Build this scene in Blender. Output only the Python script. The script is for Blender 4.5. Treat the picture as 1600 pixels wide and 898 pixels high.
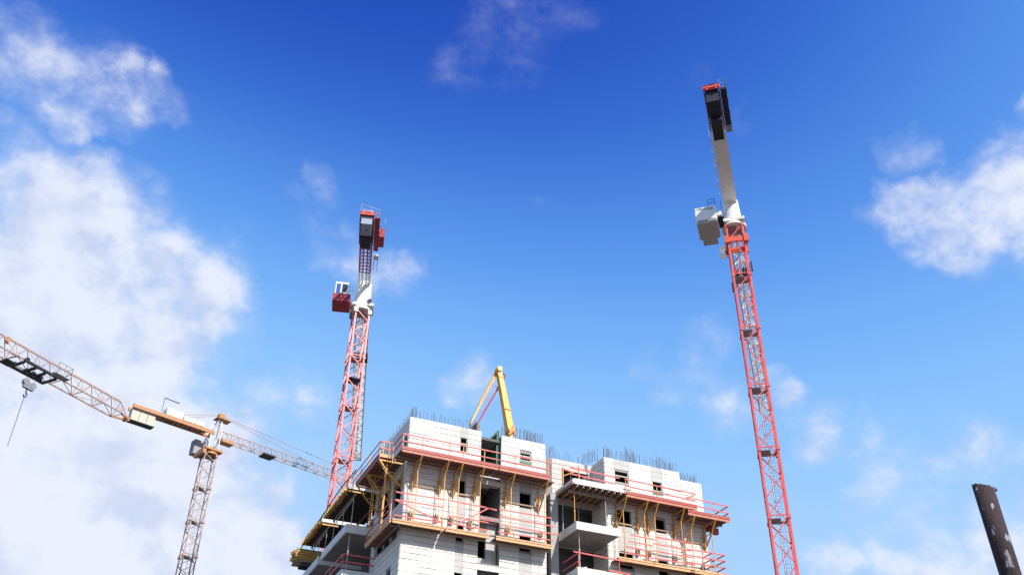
import bpy, bmesh, math, random
from mathutils import Vector, Matrix, noise
R = math.radians
random.seed(7)
S = bpy.context.scene
for o in list(bpy.data.objects): bpy.data.objects.remove(o)
col = S.collection

# ------------------------------------------------------------------ camera
FPX = 1476.0                                   # focal length in photo pixels (photo 1600 x 898)
PITCH, ROLL, YAW = R(34.53), R(0.834), R(23.83)
cp, sp = math.cos(PITCH), math.sin(PITCH)
FW = Vector((0, cp, sp)); u0 = Vector((0, -sp, cp)); r0 = Vector((1, 0, 0))
RT = r0*math.cos(ROLL) + u0*math.sin(ROLL); UP = -r0*math.sin(ROLL) + u0*math.cos(ROLL)
CAM = Vector((0, 0, 1.6))
cd = bpy.data.cameras.new('camera'); cam = bpy.data.objects.new('camera', cd); col.objects.link(cam)
cd.sensor_width = 36; cd.lens = 36*FPX/1600; cd.clip_end = 20000; cd.clip_start = .1
m = Matrix((RT, UP, -FW)).transposed().to_4x4(); m.translation = CAM
cam.matrix_world = m
S.camera = cam
def ray(x, y): return (FW + RT*((x-800)/FPX) - UP*((y-449)/FPX))
def pix_at_dist(x, y, D): d = ray(x, y); return CAM + d*(D/math.hypot(d.x, d.y))
def pix_at_z(x, y, z): d = ray(x, y); return CAM + d*((z-CAM.z)/d.z)

# ------------------------------------------------------------------ light
SUN_EL, SUN_AZ = R(39), (0.62, -0.785)         # sun stands right of and behind the camera
W = bpy.data.worlds.new('World'); S.world = W; W.use_nodes = True
nt = W.node_tree; nt.nodes.clear()
def N(t, **k):
    n = nt.nodes.new(t)
    for a, v in k.items(): setattr(n, a, v)
    return n
def L(a, b): nt.links.new(a, b)
def M(op, a, b=None, c=None):
    n = N('ShaderNodeMath', operation=op)
    for i, v in enumerate((a, b, c)):
        if v is None: continue
        if isinstance(v, (int, float)): n.inputs[i].default_value = v
        else: L(v, n.inputs[i])
    return n.outputs[0]
def SMOOTH(v, a, b, c=0., d=1.):
    n = N('ShaderNodeMapRange', interpolation_type='SMOOTHSTEP')
    L(v, n.inputs[0])
    for i, x in enumerate((a, b, c, d)): n.inputs[i+1].default_value = x
    return n.outputs[0]
SKY_STRENGTH = 0.10
sky = N('ShaderNodeTexSky', sky_type='NISHITA', sun_disc=False)
sky.sun_elevation = SUN_EL; sky.sun_rotation = math.atan2(SUN_AZ[0], SUN_AZ[1])
sky.air_density = 1.0; sky.dust_density = 0.35; sky.ozone_density = 2.2; sky.altitude = 50
# grade: the brightness of the sky model picks the blue (deep overhead, pale towards the horizon)
sep = N('ShaderNodeSeparateColor'); L(sky.outputs[0], sep.inputs[0])
ramp = N('ShaderNodeValToRGB'); ramp.color_ramp.interpolation = 'B_SPLINE'
EXPO = 0.25
stops = [(.200,(.012,.055,.42)),(.224,(.024,.105,.58)),(.250,(.074,.25,.78)),(.285,(.155,.405,.93)),(.330,(.27,.56,1.0)),(.40,(.36,.64,1.0)),(.9,(.62,.76,1.0))]
el = ramp.color_ramp.elements
for k, (p, c) in enumerate(stops):
    e = el[k] if k < 2 else el.new(p/.9); e.position = p/.9; e.color = (*c, 1)
L(M('MULTIPLY', sep.outputs[2], .1/.9), ramp.inputs[0])
mv = N('ShaderNodeVectorMath', operation='SCALE'); L(ramp.outputs[0], mv.inputs[0]); mv.inputs['Scale'].default_value = 1/(SKY_STRENGTH*2**EXPO)
tc = N('ShaderNodeTexCoord')
vn = N('ShaderNodeVectorMath', operation='NORMALIZE'); L(tc.outputs['Generated'], vn.inputs[0])
DIR = vn.outputs[0]
# domain warp so that cloud edges are ragged
nw = N('ShaderNodeTexNoise'); nw.inputs['Scale'].default_value = 9; nw.inputs['Detail'].default_value = 5; nw.inputs['Roughness'].default_value = .55
L(DIR, nw.inputs['Vector'])
w1 = N('ShaderNodeVectorMath', operation='SUBTRACT'); L(nw.outputs['Color'], w1.inputs[0]); w1.inputs[1].default_value = (.5, .5, .5)
w2 = N('ShaderNodeVectorMath', operation='MULTIPLY_ADD'); L(w1.outputs[0], w2.inputs[0]); w2.inputs[1].default_value = (.13, .13, .13); L(DIR, w2.inputs[2])
w3 = N('ShaderNodeVectorMath', operation='NORMALIZE'); L(w2.outputs[0], w3.inputs[0])
WD = w3.outputs[0]
# where the cloud banks stand in the sky: photo pixel -> direction, radius in degrees, density
BANKS = [(60,105,3.4,.54),(150,110,2.8,.52),(190,140,2.4,.55),(10,60,3.6,.45),(262,140,1.3,.5),(95,185,1.8,.42),
 (0,250,3.0,.62),(45,275,2.4,.55),(110,305,2.6,.62),(20,330,4.2,.7),(170,400,4.2,.62),(90,430,7,.9),(250,470,5,.8),(320,500,3.2,.62),
 (60,560,9,1.1),(200,560,6.5,1.0),(320,555,3.0,.6),(90,720,9,1.2),(230,760,6.5,1.1),(340,850,5.5,1.05),(120,860,9,1.2),(400,890,3.4,.85),(380,640,2.6,.36),
 (500,645,2.2,.42),(480,575,1.8,.22),(440,590,1.6,.28),
 (500,300,1.4,.22),(515,375,2.2,.44),(555,405,2.2,.44),(630,412,1.8,.26),(460,350,1.4,.2),
 (730,20,3.2,.13),(790,0,4.4,.13),(740,90,3.0,.15),(880,10,3.0,.10),(800,110,2.6,.13),(1085,100,1.4,.10),(860,325,1.0,.14),(1160,190,1.6,.24),
 (1420,330,2.0,.60),(1470,345,2.6,.66),(1545,330,3.4,.68),(1600,300,4.0,.85),(1480,385,1.6,.55),(1590,240,2.4,.72),(1420,240,1.5,.28),(1598,165,.9,.5),(1400,300,1.0,.4),
 (1110,570,2.6,.5),(1060,585,2.2,.42),(1140,625,2.6,.5),(1020,610,1.0,.46),(1242,592,1.3,.58),(1260,630,1.8,.30),(1000,550,1.6,.26),(770,590,1.8,.40),(735,600,1.6,.34),
 (1300,675,2.2,.50),(1400,715,2.6,.46),(1470,740,3.2,.46),(1370,770,2.4,.40),(1425,800,1.6,.46),(1560,760,3.6,.62),(1590,830,4.2,.72),(1440,870,3.6,.62),(1300,885,2.0,.52),(1520,850,4.0,.55)]
acc = None
for x, y, rad, amp in BANKS:
    d = ray(x, y).normalized()
    dt = N('ShaderNodeVectorMath', operation='DOT_PRODUCT'); L(WD, dt.inputs[0]); dt.inputs[1].default_value = d
    v = SMOOTH(dt.outputs['Value'], math.cos(R(rad*1.25)), math.cos(R(rad*.1)), 0, amp)
    acc = v if acc is None else M('MAXIMUM', acc, v)
# over the rest of the sky: the same loose banks, from noise alone
nb = N('ShaderNodeTexNoise'); nb.inputs['Scale'].default_value = 2.6; nb.inputs['Detail'].default_value = 3; L(DIR, nb.inputs['Vector'])
dtf = N('ShaderNodeVectorMath', operation='DOT_PRODUCT'); L(DIR, dtf.inputs[0]); dtf.inputs[1].default_value = FW
rest = M('MULTIPLY', SMOOTH(nb.outputs['Fac'], .5, .72, 0, .8), SMOOTH(dtf.outputs['Value'], math.cos(R(40)), math.cos(R(33)), 1, 0))
acc = M('MAXIMUM', acc, rest)
def fbm(scale, det, rough, vec=DIR):
    n = N('ShaderNodeTexNoise'); n.inputs['Scale'].default_value = scale; n.inputs['Detail'].default_value = det; n.inputs['Roughness'].default_value = rough
    L(vec, n.inputs['Vector']); return n.outputs['Fac']
stretch = N('ShaderNodeVectorMath', operation='MULTIPLY'); stretch.inputs[1].default_value = (1, 1, 1.3); L(DIR, stretch.inputs[0])
SV = stretch.outputs[0]
sunoff = N('ShaderNodeVectorMath', operation='ADD'); L(SV, sunoff.inputs[0]); sunoff.inputs[1].default_value = (.016, -.006, .026)
n1 = fbm(10.5, 11, .60, SV); n1s = fbm(10.5, 5, .55, sunoff.outputs[0]); n1l = fbm(10.5, 5, .55, SV)
n2 = fbm(38, 6, .6, SV)
dens = M('ADD', acc, M('ADD', M('MULTIPLY', M('SUBTRACT', n1, .5), 2.0), M('MULTIPLY', M('SUBTRACT', n2, .5), .35)))
gate = SMOOTH(acc, .02, .16)
body = M('MULTIPLY', SMOOTH(dens, .34, .82), .46)
veil = M('MULTIPLY', SMOOTH(dens, .0, 1.25), .60)
cover = M('MULTIPLY', M('MINIMUM', M('ADD', M('MULTIPLY', body, SMOOTH(dens, .2, 1.3, .35, 1.0)), veil), .90), gate)
# billows brighten on the side that faces the sun
litn = M('ADD', M('MULTIPLY', M('SUBTRACT', n1l, n1s), 3.2), M('ADD', M('MULTIPLY', M('SUBTRACT', n2, .5), .25), M('ADD', .50, M('MULTIPLY', SMOOTH(acc, .5, 1.2), .28))))
cc = N('ShaderNodeMix', data_type='RGBA'); L(SMOOTH(litn, .15, .95), cc.inputs[0])
cc.inputs[6].default_value = (5.6, 6.1, 7.7, 1); cc.inputs[7].default_value = (7.3, 7.55, 8.4, 1)
mx = N('ShaderNodeMix', data_type='RGBA'); L(cover, mx.inputs[0]); L(mv.outputs[0], mx.inputs[6]); L(cc.outputs[2], mx.inputs[7])
bg = N('ShaderNodeBackground'); bg.inputs[1].default_value = SKY_STRENGTH
out = N('ShaderNodeOutputWorld'); L(mx.outputs[2], bg.inputs[0]); L(bg.outputs[0], out.inputs[0])

sl = bpy.data.lights.new('sun', 'SUN'); sl.energy = 4.9; sl.angle = R(.53); sl.color = (1, .935, .85)
so = bpy.data.objects.new('sun', sl); col.objects.link(so)
sh = Vector((SUN_AZ[0], SUN_AZ[1], 0)).normalized()*math.cos(SUN_EL); sdir = Vector((sh.x, sh.y, math.sin(SUN_EL)))
so.rotation_euler = sdir.to_track_quat('Z', 'Y').to_euler(); so.location = (60, -60, 90)
S.view_settings.view_transform = 'Standard'; S.view_settings.look = 'None'; S.view_settings.gamma = 1
S.view_settings.exposure = EXPO
S.render.engine = 'CYCLES'

# ------------------------------------------------------------------ materials
def mat(name, c, rough=.6, metal=0., var=.12, scale=3., bump=0., bscale=30., rnd=0., stain=None, stain_amt=0., stain_scale=1.2):
    mt = bpy.data.materials.new(name); mt.use_nodes = True
    t = mt.node_tree; b = t.nodes['Principled BSDF']
    b.inputs['Roughness'].default_value = rough; b.inputs['Metallic'].default_value = metal
    def add(ty, **k):
        n = t.nodes.new(ty)
        for a, v in k.items(): setattr(n, a, v)
        return n
    g = add('ShaderNodeNewGeometry'); oi = add('ShaderNodeObjectInfo')
    n = add('ShaderNodeTexNoise'); n.inputs['Scale'].default_value = scale; n.inputs['Detail'].default_value = 6; n.inputs['Roughness'].default_value = .6
    t.links.new(g.outputs['Position'], n.inputs['Vector'])
    mr = add('ShaderNodeMapRange'); t.links.new(n.outputs['Fac'], mr.inputs[0])
    mr.inputs[1].default_value = .25; mr.inputs[2].default_value = .75; mr.inputs[3].default_value = 1-var; mr.inputs[4].default_value = 1+var
    fac = mr.outputs[0]
    if rnd:
        m2 = add('ShaderNodeMapRange'); t.links.new(oi.outputs['Random'], m2.inputs[0]); m2.inputs[3].default_value = 1-rnd; m2.inputs[4].default_value = 1+rnd*.6
        mm = add('ShaderNodeMath', operation='MULTIPLY'); t.links.new(fac, mm.inputs[0]); t.links.new(m2.outputs[0], mm.inputs[1]); fac = mm.outputs[0]
    vm = add('ShaderNodeVectorMath', operation='SCALE'); vm.inputs[0].default_value = c; t.links.new(fac, vm.inputs['Scale'])
    colr = vm.outputs[0]
    if stain:
        s = add('ShaderNodeTexNoise'); s.inputs['Scale'].default_value = stain_scale; s.inputs['Detail'].default_value = 8; s.inputs['Roughness'].default_value = .65
        t.links.new(g.outputs['Position'], s.inputs['Vector'])
        ms = add('ShaderNodeMapRange'); t.links.new(s.outputs['Fac'], ms.inputs[0]); ms.inputs[1].default_value = .52; ms.inputs[2].default_value = .68; ms.inputs[4].default_value = stain_amt
        mc = add('ShaderNodeMix', data_type='RGBA'); t.links.new(ms.outputs[0], mc.inputs[0]); t.links.new(colr, mc.inputs[6]); mc.inputs[7].default_value = (*stain, 1)
        colr = mc.outputs[2]
    t.links.new(colr, b.inputs['Base Color'])
    if bump:
        bn = add('ShaderNodeTexNoise'); bn.inputs['Scale'].default_value = bscale; bn.inputs['Detail'].default_value = 4; t.links.new(g.outputs['Position'], bn.inputs['Vector'])
        bp = add('ShaderNodeBump'); bp.inputs['Strength'].default_value = bump; bp.inputs['Distance'].default_value = .02
        t.links.new(bn.outputs['Fac'], bp.inputs['Height']); t.links.new(bp.outputs[0], b.inputs['Normal'])
    return mt
MT = dict(
 stone=mat('white_stone', (.73,.685,.63), .75, var=.05, scale=.8, bump=.25, bscale=9, rnd=.09, stain=(.56,.50,.43), stain_amt=.45, stain_scale=.9),
 greystone=mat('grey_render', (.47,.46,.44), .8, var=.08, scale=1.5, bump=.15, rnd=.05, stain=(.55,.54,.52), stain_amt=.4),
 inner=mat('shaded_inner_concrete', (.13,.13,.135), .9, var=.2, scale=1.2),  # the gloom of the rooms is put into this concrete colour
 joint=mat('mortar_backing', (.26,.25,.24), .9, var=.15, scale=2),
 concrete=mat('grey_concrete', (.40,.39,.37), .85, var=.14, scale=1.2, bump=.3, bscale=8, stain=(.30,.285,.265), stain_amt=.5),
 paleconc=mat('pale_concrete', (.72,.70,.66), .8, var=.08, scale=1.4, bump=.25, bscale=8, stain=(.5,.48,.45), stain_amt=.45),
 ply=mat('red_brown_plywood', (.17,.062,.055), .6, var=.25, scale=2.2, bump=.2, rnd=.14, stain=(.23,.11,.085), stain_amt=.5),
 plyred=mat('red_toe_board', (.36,.06,.05), .55, var=.2, scale=2.5, rnd=.12, stain=(.42,.2,.14), stain_amt=.4),
 timber=mat('peach_timber', (.70,.40,.20), .65, var=.16, scale=4, rnd=.14, stain=(.5,.27,.13), stain_amt=.5, stain_scale=2),
 oldtimber=mat('weathered_timber', (.34,.24,.17), .75, var=.25, scale=4, rnd=.2),
 shadetimber=mat('shaded_beam_timber', (.13,.095,.07), .8, var=.25, scale=4, rnd=.2),  # beams under the tables, their shade put into the timber colour
 pinkwood=mat('red_stained_timber', (.52,.20,.13), .6, var=.2, scale=4, rnd=.1),
 soffit=mat('shaded_formed_concrete', (.27,.255,.245), .85, var=.16, scale=1.1, bump=.25, bscale=8, stain=(.14,.13,.125), stain_amt=.5),  # balcony undersides, shade painted in as a darker concrete
 shadestone=mat('shaded_white_stone', (.56,.53,.50), .8, var=.08, scale=1, bump=.2, bscale=9, rnd=.06),  # white stone of the set-back wall, greyed in colour for its shade
 h20=mat('yellow_beam_timber', (.62,.37,.10), .55, var=.18, scale=4, rnd=.2, stain=(.45,.25,.09), stain_amt=.5),
 rail=mat('red_paint_rail', (.66,.095,.095), .5, var=.18, scale=3, rnd=.14, stain=(.70,.30,.28), stain_amt=.45, stain_scale=2.5),
 yellow=mat('yellow_paint_steel', (.66,.33,.065), .5, var=.16, scale=5, rnd=.1, stain=(.42,.22,.08), stain_amt=.6, stain_scale=3),
 prop=mat('galvanised_prop', (.48,.47,.45), .5, .3, var=.2, scale=5, stain=(.35,.25,.18), stain_amt=.5),
 rebar=mat('rusty_rebar', (.16,.105,.10), .8, .2, var=.3, scale=8),
 dark=mat('dark_board_and_shade', (.05,.05,.055), .7, var=.3),
 green=mat('green_formwork_steel', (.035,.16,.10), .5, var=.2, scale=3, stain=(.12,.2,.16), stain_amt=.5),
 frame=mat('grey_blockout_frame', (.42,.41,.38), .7, var=.15),
 red=mat('crane_red_paint', (.74,.115,.105), .42, var=.12, scale=1.5, stain=(.74,.28,.27), stain_amt=.6),
 orange=mat('crane_orange_red', (.72,.11,.05), .42, var=.1, scale=2),
 darkred=mat('crane_dark_red', (.33,.022,.04), .45, var=.12, scale=2),
 white=mat('crane_white_paint', (.78,.76,.72), .4, var=.06, scale=1.5, stain=(.6,.55,.48), stain_amt=.4),
 galv=mat('galvanised_steel', (.55,.55,.55), .45, .4, var=.15),
 navy=mat('dark_blue_ballast', (.011,.014,.034), .65, var=.2),
 bluegrey=mat('blue_grey_ballast', (.30,.36,.46), .7, var=.1),
 glass=mat('cab_glass', (.03,.05,.09), .08, var=.05),
 black=mat('black_rubber', (.02,.02,.022), .6, var=.2),
 grate=mat('grey_grating', (.30,.30,.33), .6, .3, var=.2),
 ambermast=mat('faded_red_mast', (.44,.30,.26), .6, var=.2, scale=1.2, stain=(.33,.22,.18), stain_amt=.6),
 amber=mat('orange_counter_jib_paint', (.48,.22,.09), .5, var=.14, scale=1.2, stain=(.42,.17,.06), stain_amt=.5),
 ballast=mat('streaked_concrete_ballast', (.55,.53,.44), .85, var=.14, scale=3, bump=.2),
 pump=mat('pump_yellow_paint', (.82,.41,.025), .4, var=.08, scale=2, stain=(.6,.32,.05), stain_amt=.35),
 pipe=mat('red_delivery_pipe', (.45,.05,.07), .45, var=.15),
 pumporange=mat('pump_orange_paint', (.72,.27,.035), .45, var=.15, scale=3),
 ground=mat('dusty_ground', (.13,.115,.10), .95, var=.25, scale=.15, bump=.4, bscale=2, stain=(.09,.08,.07), stain_amt=.6, stain_scale=.06),
)
# rusty pipe with flaked pale paint
mt = mat('rusty_pipe', (.030,.015,.018), .85, var=.35, scale=9, bump=.5, bscale=40); t = mt.node_tree
b = t.nodes['Principled BSDF']; base = b.inputs['Base Color'].links[0].from_socket
tcn = t.nodes.new('ShaderNodeTexCoord'); mp = t.nodes.new('ShaderNodeMapping'); mp.inputs['Scale'].default_value = (15, 15, 5.5)
fn = t.nodes.new('ShaderNodeTexNoise'); fn.inputs['Scale'].default_value = 1.0; fn.inputs['Detail'].default_value = 3; fn.inputs['Roughness'].default_value = .5
t.links.new(tcn.outputs['Object'], mp.inputs[0]); t.links.new(mp.outputs[0], fn.inputs['Vector'])
mr = t.nodes.new('ShaderNodeMapRange'); t.links.new(fn.outputs['Fac'], mr.inputs[0]); mr.inputs[1].default_value = .565; mr.inputs[2].default_value = .60
mc = t.nodes.new('ShaderNodeMix'); mc.data_type = 'RGBA'; t.links.new(mr.outputs[0], mc.inputs[0]); t.links.new(base, mc.inputs[6]); mc.inputs[7].default_value = (.26,.25,.28,1)
t.links.new(mc.outputs[2], b.inputs['Base Color']); MT['rust'] = mt

# ------------------------------------------------------------------ mesh helpers
ORI = {}
class MB:
    def __init__(s): s.v = []; s.f = []
    def quadbox(s, P):                                   # 8 corners: bottom 4 then top 4, counter-clockwise
        i = len(s.v); s.v += [Vector(p) for p in P]
        s.f += [tuple(i+k for k in q) for q in ((3,2,1,0),(4,5,6,7),(0,1,5,4),(1,2,6,5),(2,3,7,6),(3,0,4,7))]
        return s
    def box(s, x0, x1, y0, y1, z0, z1):
        if x0 > x1: x0, x1 = x1, x0
        if y0 > y1: y0, y1 = y1, y0
        if z0 > z1: z0, z1 = z1, z0
        return s.quadbox([(x0,y0,z0),(x1,y0,z0),(x1,y1,z0),(x0,y1,z0),(x0,y0,z1),(x1,y0,z1),(x1,y1,z1),(x0,y1,z1)])
    def bar(s, p, q, w, h=None, up=(0,0,1), w2=None, h2=None):   # rectangular bar from p to q
        p, q = Vector(p), Vector(q); h = w if h is None else h; w2 = w if w2 is None else w2; h2 = h if h2 is None else h2
        d = (q-p).normalized(); u = Vector(up)
        if abs(d.dot(u)) > .97: u = Vector((1,0,0))
        sx = d.cross(u).normalized(); uy = sx.cross(d)
        a = [p+sx*(i*w/2)+uy*(j*h/2) for i, j in ((-1,-1),(1,-1),(1,1),(-1,1))]
        c = [q+sx*(i*w2/2)+uy*(j*h2/2) for i, j in ((-1,-1),(1,-1),(1,1),(-1,1))]
        return s.quadbox(a+c)
    def tube(s, pts, r, n=6, r2=None):
        pts = [Vector(p) for p in pts]; i0 = len(s.v)
        for k, p in enumerate(pts):
            d = (pts[min(k+1, len(pts)-1)]-pts[max(k-1, 0)]).normalized()
            u = Vector((0,0,1)) if abs(d.z) < .95 else Vector((1,0,0))
            a = d.cross(u).normalized(); b = a.cross(d)
            rr = r if r2 is None else r+(r2-r)*k/(len(pts)-1)
            for j in range(n):
                t = 2*math.pi*j/n; s.v.append(p+a*math.cos(t)*rr+b*math.sin(t)*rr)
        for k in range(len(pts)-1):
            for j in range(n):
                A = i0+k*n+j; B = i0+k*n+(j+1) % n; s.f.append((A, B, B+n, A+n))
        s.f.append(tuple(i0+j for j in reversed(range(n)))); s.f.append(tuple(i0+(len(pts)-1)*n+j for j in range(n)))
        return s
    def mesh(s, name, material, off=(0,0,0), smooth=False):
        me = bpy.data.meshes.new(name); o = Vector(off)
        me.from_pydata([v-o for v in s.v], [], s.f); me.materials.append(material)
        if smooth: me.polygons.foreach_set('use_smooth', [True]*len(me.polygons))
        bm = bmesh.new(); bm.from_mesh(me); bmesh.ops.recalc_face_normals(bm, faces=bm.faces); bm.to_mesh(me); bm.free()
        return me
    def build(s, name, material, parent=None, smooth=False, label=None):
        off = ORI.get(parent.name, Vector()) if parent else Vector()
        o = bpy.data.objects.new(name, s.mesh(name, MT[material] if isinstance(material, str) else material, off, smooth))
        col.objects.link(o)
        if parent: o.parent = parent; ORI[o.name] = off
        if label: o['label'] = label
        return o
def link_mesh(name, me, parent, loc):
    o = bpy.data.objects.new(name, me); col.objects.link(o); o.parent = parent; o.location = loc; return o
def tag(o, label, cat, group=None, kind=None):
    o['label'] = label; o['category'] = cat
    if group: o['group'] = group
    if kind: o['kind'] = kind
    return o
def thing(name, label, cat, loc, rotz=0, group=None, ori=None):
    o = bpy.data.objects.new(name, None); col.objects.link(o); o.location = loc; o.rotation_euler = (0,0,rotz); o.empty_display_size = .3
    ORI[o.name] = Vector(ori) if ori is not None else Vector()
    return tag(o, label, cat, group)

# ------------------------------------------------------------------ building frame: a along the facade, b into the building, z below wall top
U = Vector((math.cos(YAW), math.sin(YAW), 0)); V = Vector((-math.sin(YAW), math.cos(YAW), 0))
K = pix_at_dist(641.9, 650.6, 60.0); H = K.z          # top front corner of the near block
K0 = Vector((K.x, K.y, 0))
def loc_ab(a, b, z): return K0+U*a+V*b+Vector((0,0,H+z))
def bthing(name, label, cat, a, b, z, group=None):    # a thing in the building's frame with its origin at a, b, z
    return thing(name, label, cat, loc_ab(a, b, z), YAW, group, (a, b, z))
def F(x, y, b):                                       # photo pixel -> a, z on the plane b = const
    d = ray(x, y); c = (K0-CAM).dot(V)+b; P = CAM+d*(c/d.dot(V)); return ((P-K0).dot(U), P.z-H)
def Lf(x, y, a):                                      # photo pixel -> b, z on the plane a = const
    d = ray(x, y); c = (K0-CAM).dot(U)+a; P = CAM+d*(c/d.dot(U)); return ((P-K0).dot(V), P.z-H)

g = MB(); g.box(-3000, 3000, -3000, 3000, -.5, 0); go = g.build('ground', 'ground'); go['kind'] = 'structure'; go['label'] = 'dusty bare earth of the building site'

# ------------------------------------------------------------------ the building
bld = bthing('apartment_building', 'unfinished white stone apartment block with bare concrete balconies and rebar on top', 'building', 0, 0, -H)
ZB = -H
def walls(name, plane, s0, s1, zt, holes, thick=.2, c=0, sgn=1, zb=ZB):
    """wall with rectangular holes; plane 'a' = runs along a at b=c, 'b' = runs along b at a=c"""
    us = sorted({s0, s1, *[min(max(h[k], s0), s1) for h in holes for k in (0, 1)]}); zs = sorted({zb, zt, *[min(max(h[k], zb), zt) for h in holes for k in (2, 3)]})
    mb = MB()
    for z0, z1 in zip(zs, zs[1:]):
        run = None
        for u_0, u_1 in list(zip(us, us[1:]))+[(None, None)]:
            solid = u_0 is not None and not any(h[0] <= (u_0+u_1)/2 <= h[1] and h[2] <= (z0+z1)/2 <= h[3] for h in holes)
            if solid: run = (run[0], u_1) if run else (u_0, u_1)
            if not solid and run:
                if plane == 'a': mb.box(run[0], run[1], c, c+thick*sgn, z0, z1)
                else: mb.box(c, c+thick*sgn, run[0], run[1], z0, z1)
                run = None
    return mb.build(name, 'joint', bld)
jr = random.Random(21); PANELS = []                                           # (visible size, name, w, h, centre, plane, material)
def panels(plane, s0, s1, zt, holes, greys, c, out, mk='stone', zb=-13.2, hgt=.4, width=1.24, off=0.0, j=.036):
    n = int((zt-zb)/hgt)
    for k in range(n):
        z1 = zt-k*hgt; z0 = z1-hgt; zc = (z0+z1)/2
        ev = []
        cut = [h for h in holes if h[2] < z1-.02 and h[3] > z0+.02]
        def sub(iv, hs):
            for h in hs:
                nx = []
                for p, q in iv:
                    if h[1] <= p or h[0] >= q: nx.append((p, q))
                    else:
                        if h[0]-p > .05: nx.append((p, h[0]))
                        if q-h[1] > .05: nx.append((h[1], q))
                iv = nx
            return iv
        full = [h for h in cut if h[2] <= z0+.22 and h[3] >= z1-.22]
        gr = [x for x in greys if x[2] < zc < x[3]]
        for p, q in sub([(s0, s1)], full+gr):
            ph = off+(k % 2)*width*.5
            xs = [p]+[x for x in [ph+width*i for i in range(-12, 40)] if p+.3 < x < q-.3]+[q]
            for x0, x1 in zip(xs, xs[1:]):
                PANELS.append([x1-x0-.012, hgt-j*jr.choice((1.25, 1, 1, .7, .35)), (x0+x1)/2, zc, plane, c, out, mk, k])
        for x in gr:
            for p, q in sub([(x[0], x[1])], full):
                PANELS.append([q-p-.012, hgt-.014, (p+q)/2, zc, plane, c, out, 'greystone', k])
FL = 3.2
def rep(a0, a1, tops):                                # the same opening on storeys
    return [(a0, a1, z0, z1) for z1, z0 in tops]
ST = [(-3.95,-5.15),(-7.12,-8.32),(-10.3,-11.5),(-13.5,-14.7)]
LOW = [(-13.5-FL*i, -14.7-FL*i) for i in range(1, 5)]
h_left = rep(3.74,4.33,[(-.75,-1.88)]+ST+LOW)+rep(8.38,9.31,[(-.95,-1.62)]+[(-4.02,-5.18),(-7.05,-8.3),(-10.25,-11.5),(-13.5,-14.7)]+LOW)+[(5.36,6.92,-3.65,.5),(5.36,6.92,-6.25,-3.97),(5.36,6.92,-9.5,-6.55),(5.36,6.92,-12.7,-9.85)]
g_left = [(3.74,4.33,-.75,0),(3.74,4.33,-3.95,-3.2),(8.38,9.31,-4.02,-3.4)]+[(a0,a1,-7.12-FL*i,-5.15-FL*i) for i in range(3) for a0,a1 in ((3.74,4.33),(8.38,9.31))]
h_right = rep(16.18,17.42,[(-.85,-1.85),(-3.9,-5.2),(-7.05,-8.3),(-10.25,-11.5),(-13.5,-14.7)]+LOW)+rep(19.46,20.34,[(-1.12,-1.93),(-4.1,-5.2),(-7.2,-8.35),(-10.4,-11.5),(-13.5,-14.7)]+LOW)
g_right = [(16.1,17.46,-.85,0),(19.38,20.38,-1.12,0)]+[(a0,a1,-7.1-FL*i,-5.2-FL*i) for i in range(3) for a0,a1 in ((16.18,17.42),(19.46,20.34))]
h_side = [(.75,2.6,-6.0,-4.2),(3.3,5.6,-6.0,-4.0),(.95,5.9,-8.25,-7.0),(1.64,2.68,-11.6,-10.2),(.38,.95,-3.0,-1.3),(3.6,4.6,-11.6,-10.4)]
walls('wall', 'a', 0, 10.45, -.004, h_left)
walls('wall', 'a', 15.37, 21.98, -.004, h_right)
walls('wall', 'a', 21.98, 23.93, -.604, [])
walls('wall', 'b', .2, 6.85, -.006, h_side)
walls('wall', 'b', .2, 1.9, -.006, [], c=10.45, sgn=-1)
walls('wall', 'b', .2, 1.9, -.006, [], c=15.37)
walls('wall', 'b', .2, 9.0, -.606, [], c=23.93, sgn=-1)
h_back = [(12.75,14.95,-2.0,-.75),(11.95,15.2,-6.2,-3.5),(11.95,15.2,-9.4,-6.75),(11.95,15.2,-12.6,-9.95)]
walls('wall', 'a', 10.65, 15.17, -.006, h_back, c=1.9)
panels('a', 0, 10.45, 0, h_left, g_left, 0, -1)
panels('a', 15.37, 21.98, 0, h_right, g_right, 0, -1, off=15.37)
panels('a', 21.98, 23.93, -.6, [], [], 0, -1, off=21.98)
panels('b', 0, 6.85, 0, h_side, [], 0, -1)
panels('b', 0, 1.9, 0, [], [], 15.37, -1, width=1.9)
panels('a', 11.9, 15.33, 0, h_back, [], 1.9, -1, 'shadestone', off=11.9)
PANELS.sort(key=lambda p: -p[0]*p[1]*(1.0 if p[4] == 'a' else .5)*(1 if p[3] > -11.6 else .2))
cache = {}; rest_ = {'stone': MB(), 'greystone': MB(), 'shadestone': MB()}; cnt = 0; limit = {'stone': 250, 'greystone': 60, 'shadestone': 50}; used = {'stone': 0, 'greystone': 0, 'shadestone': 0}
rp = random.Random(3)
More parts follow.
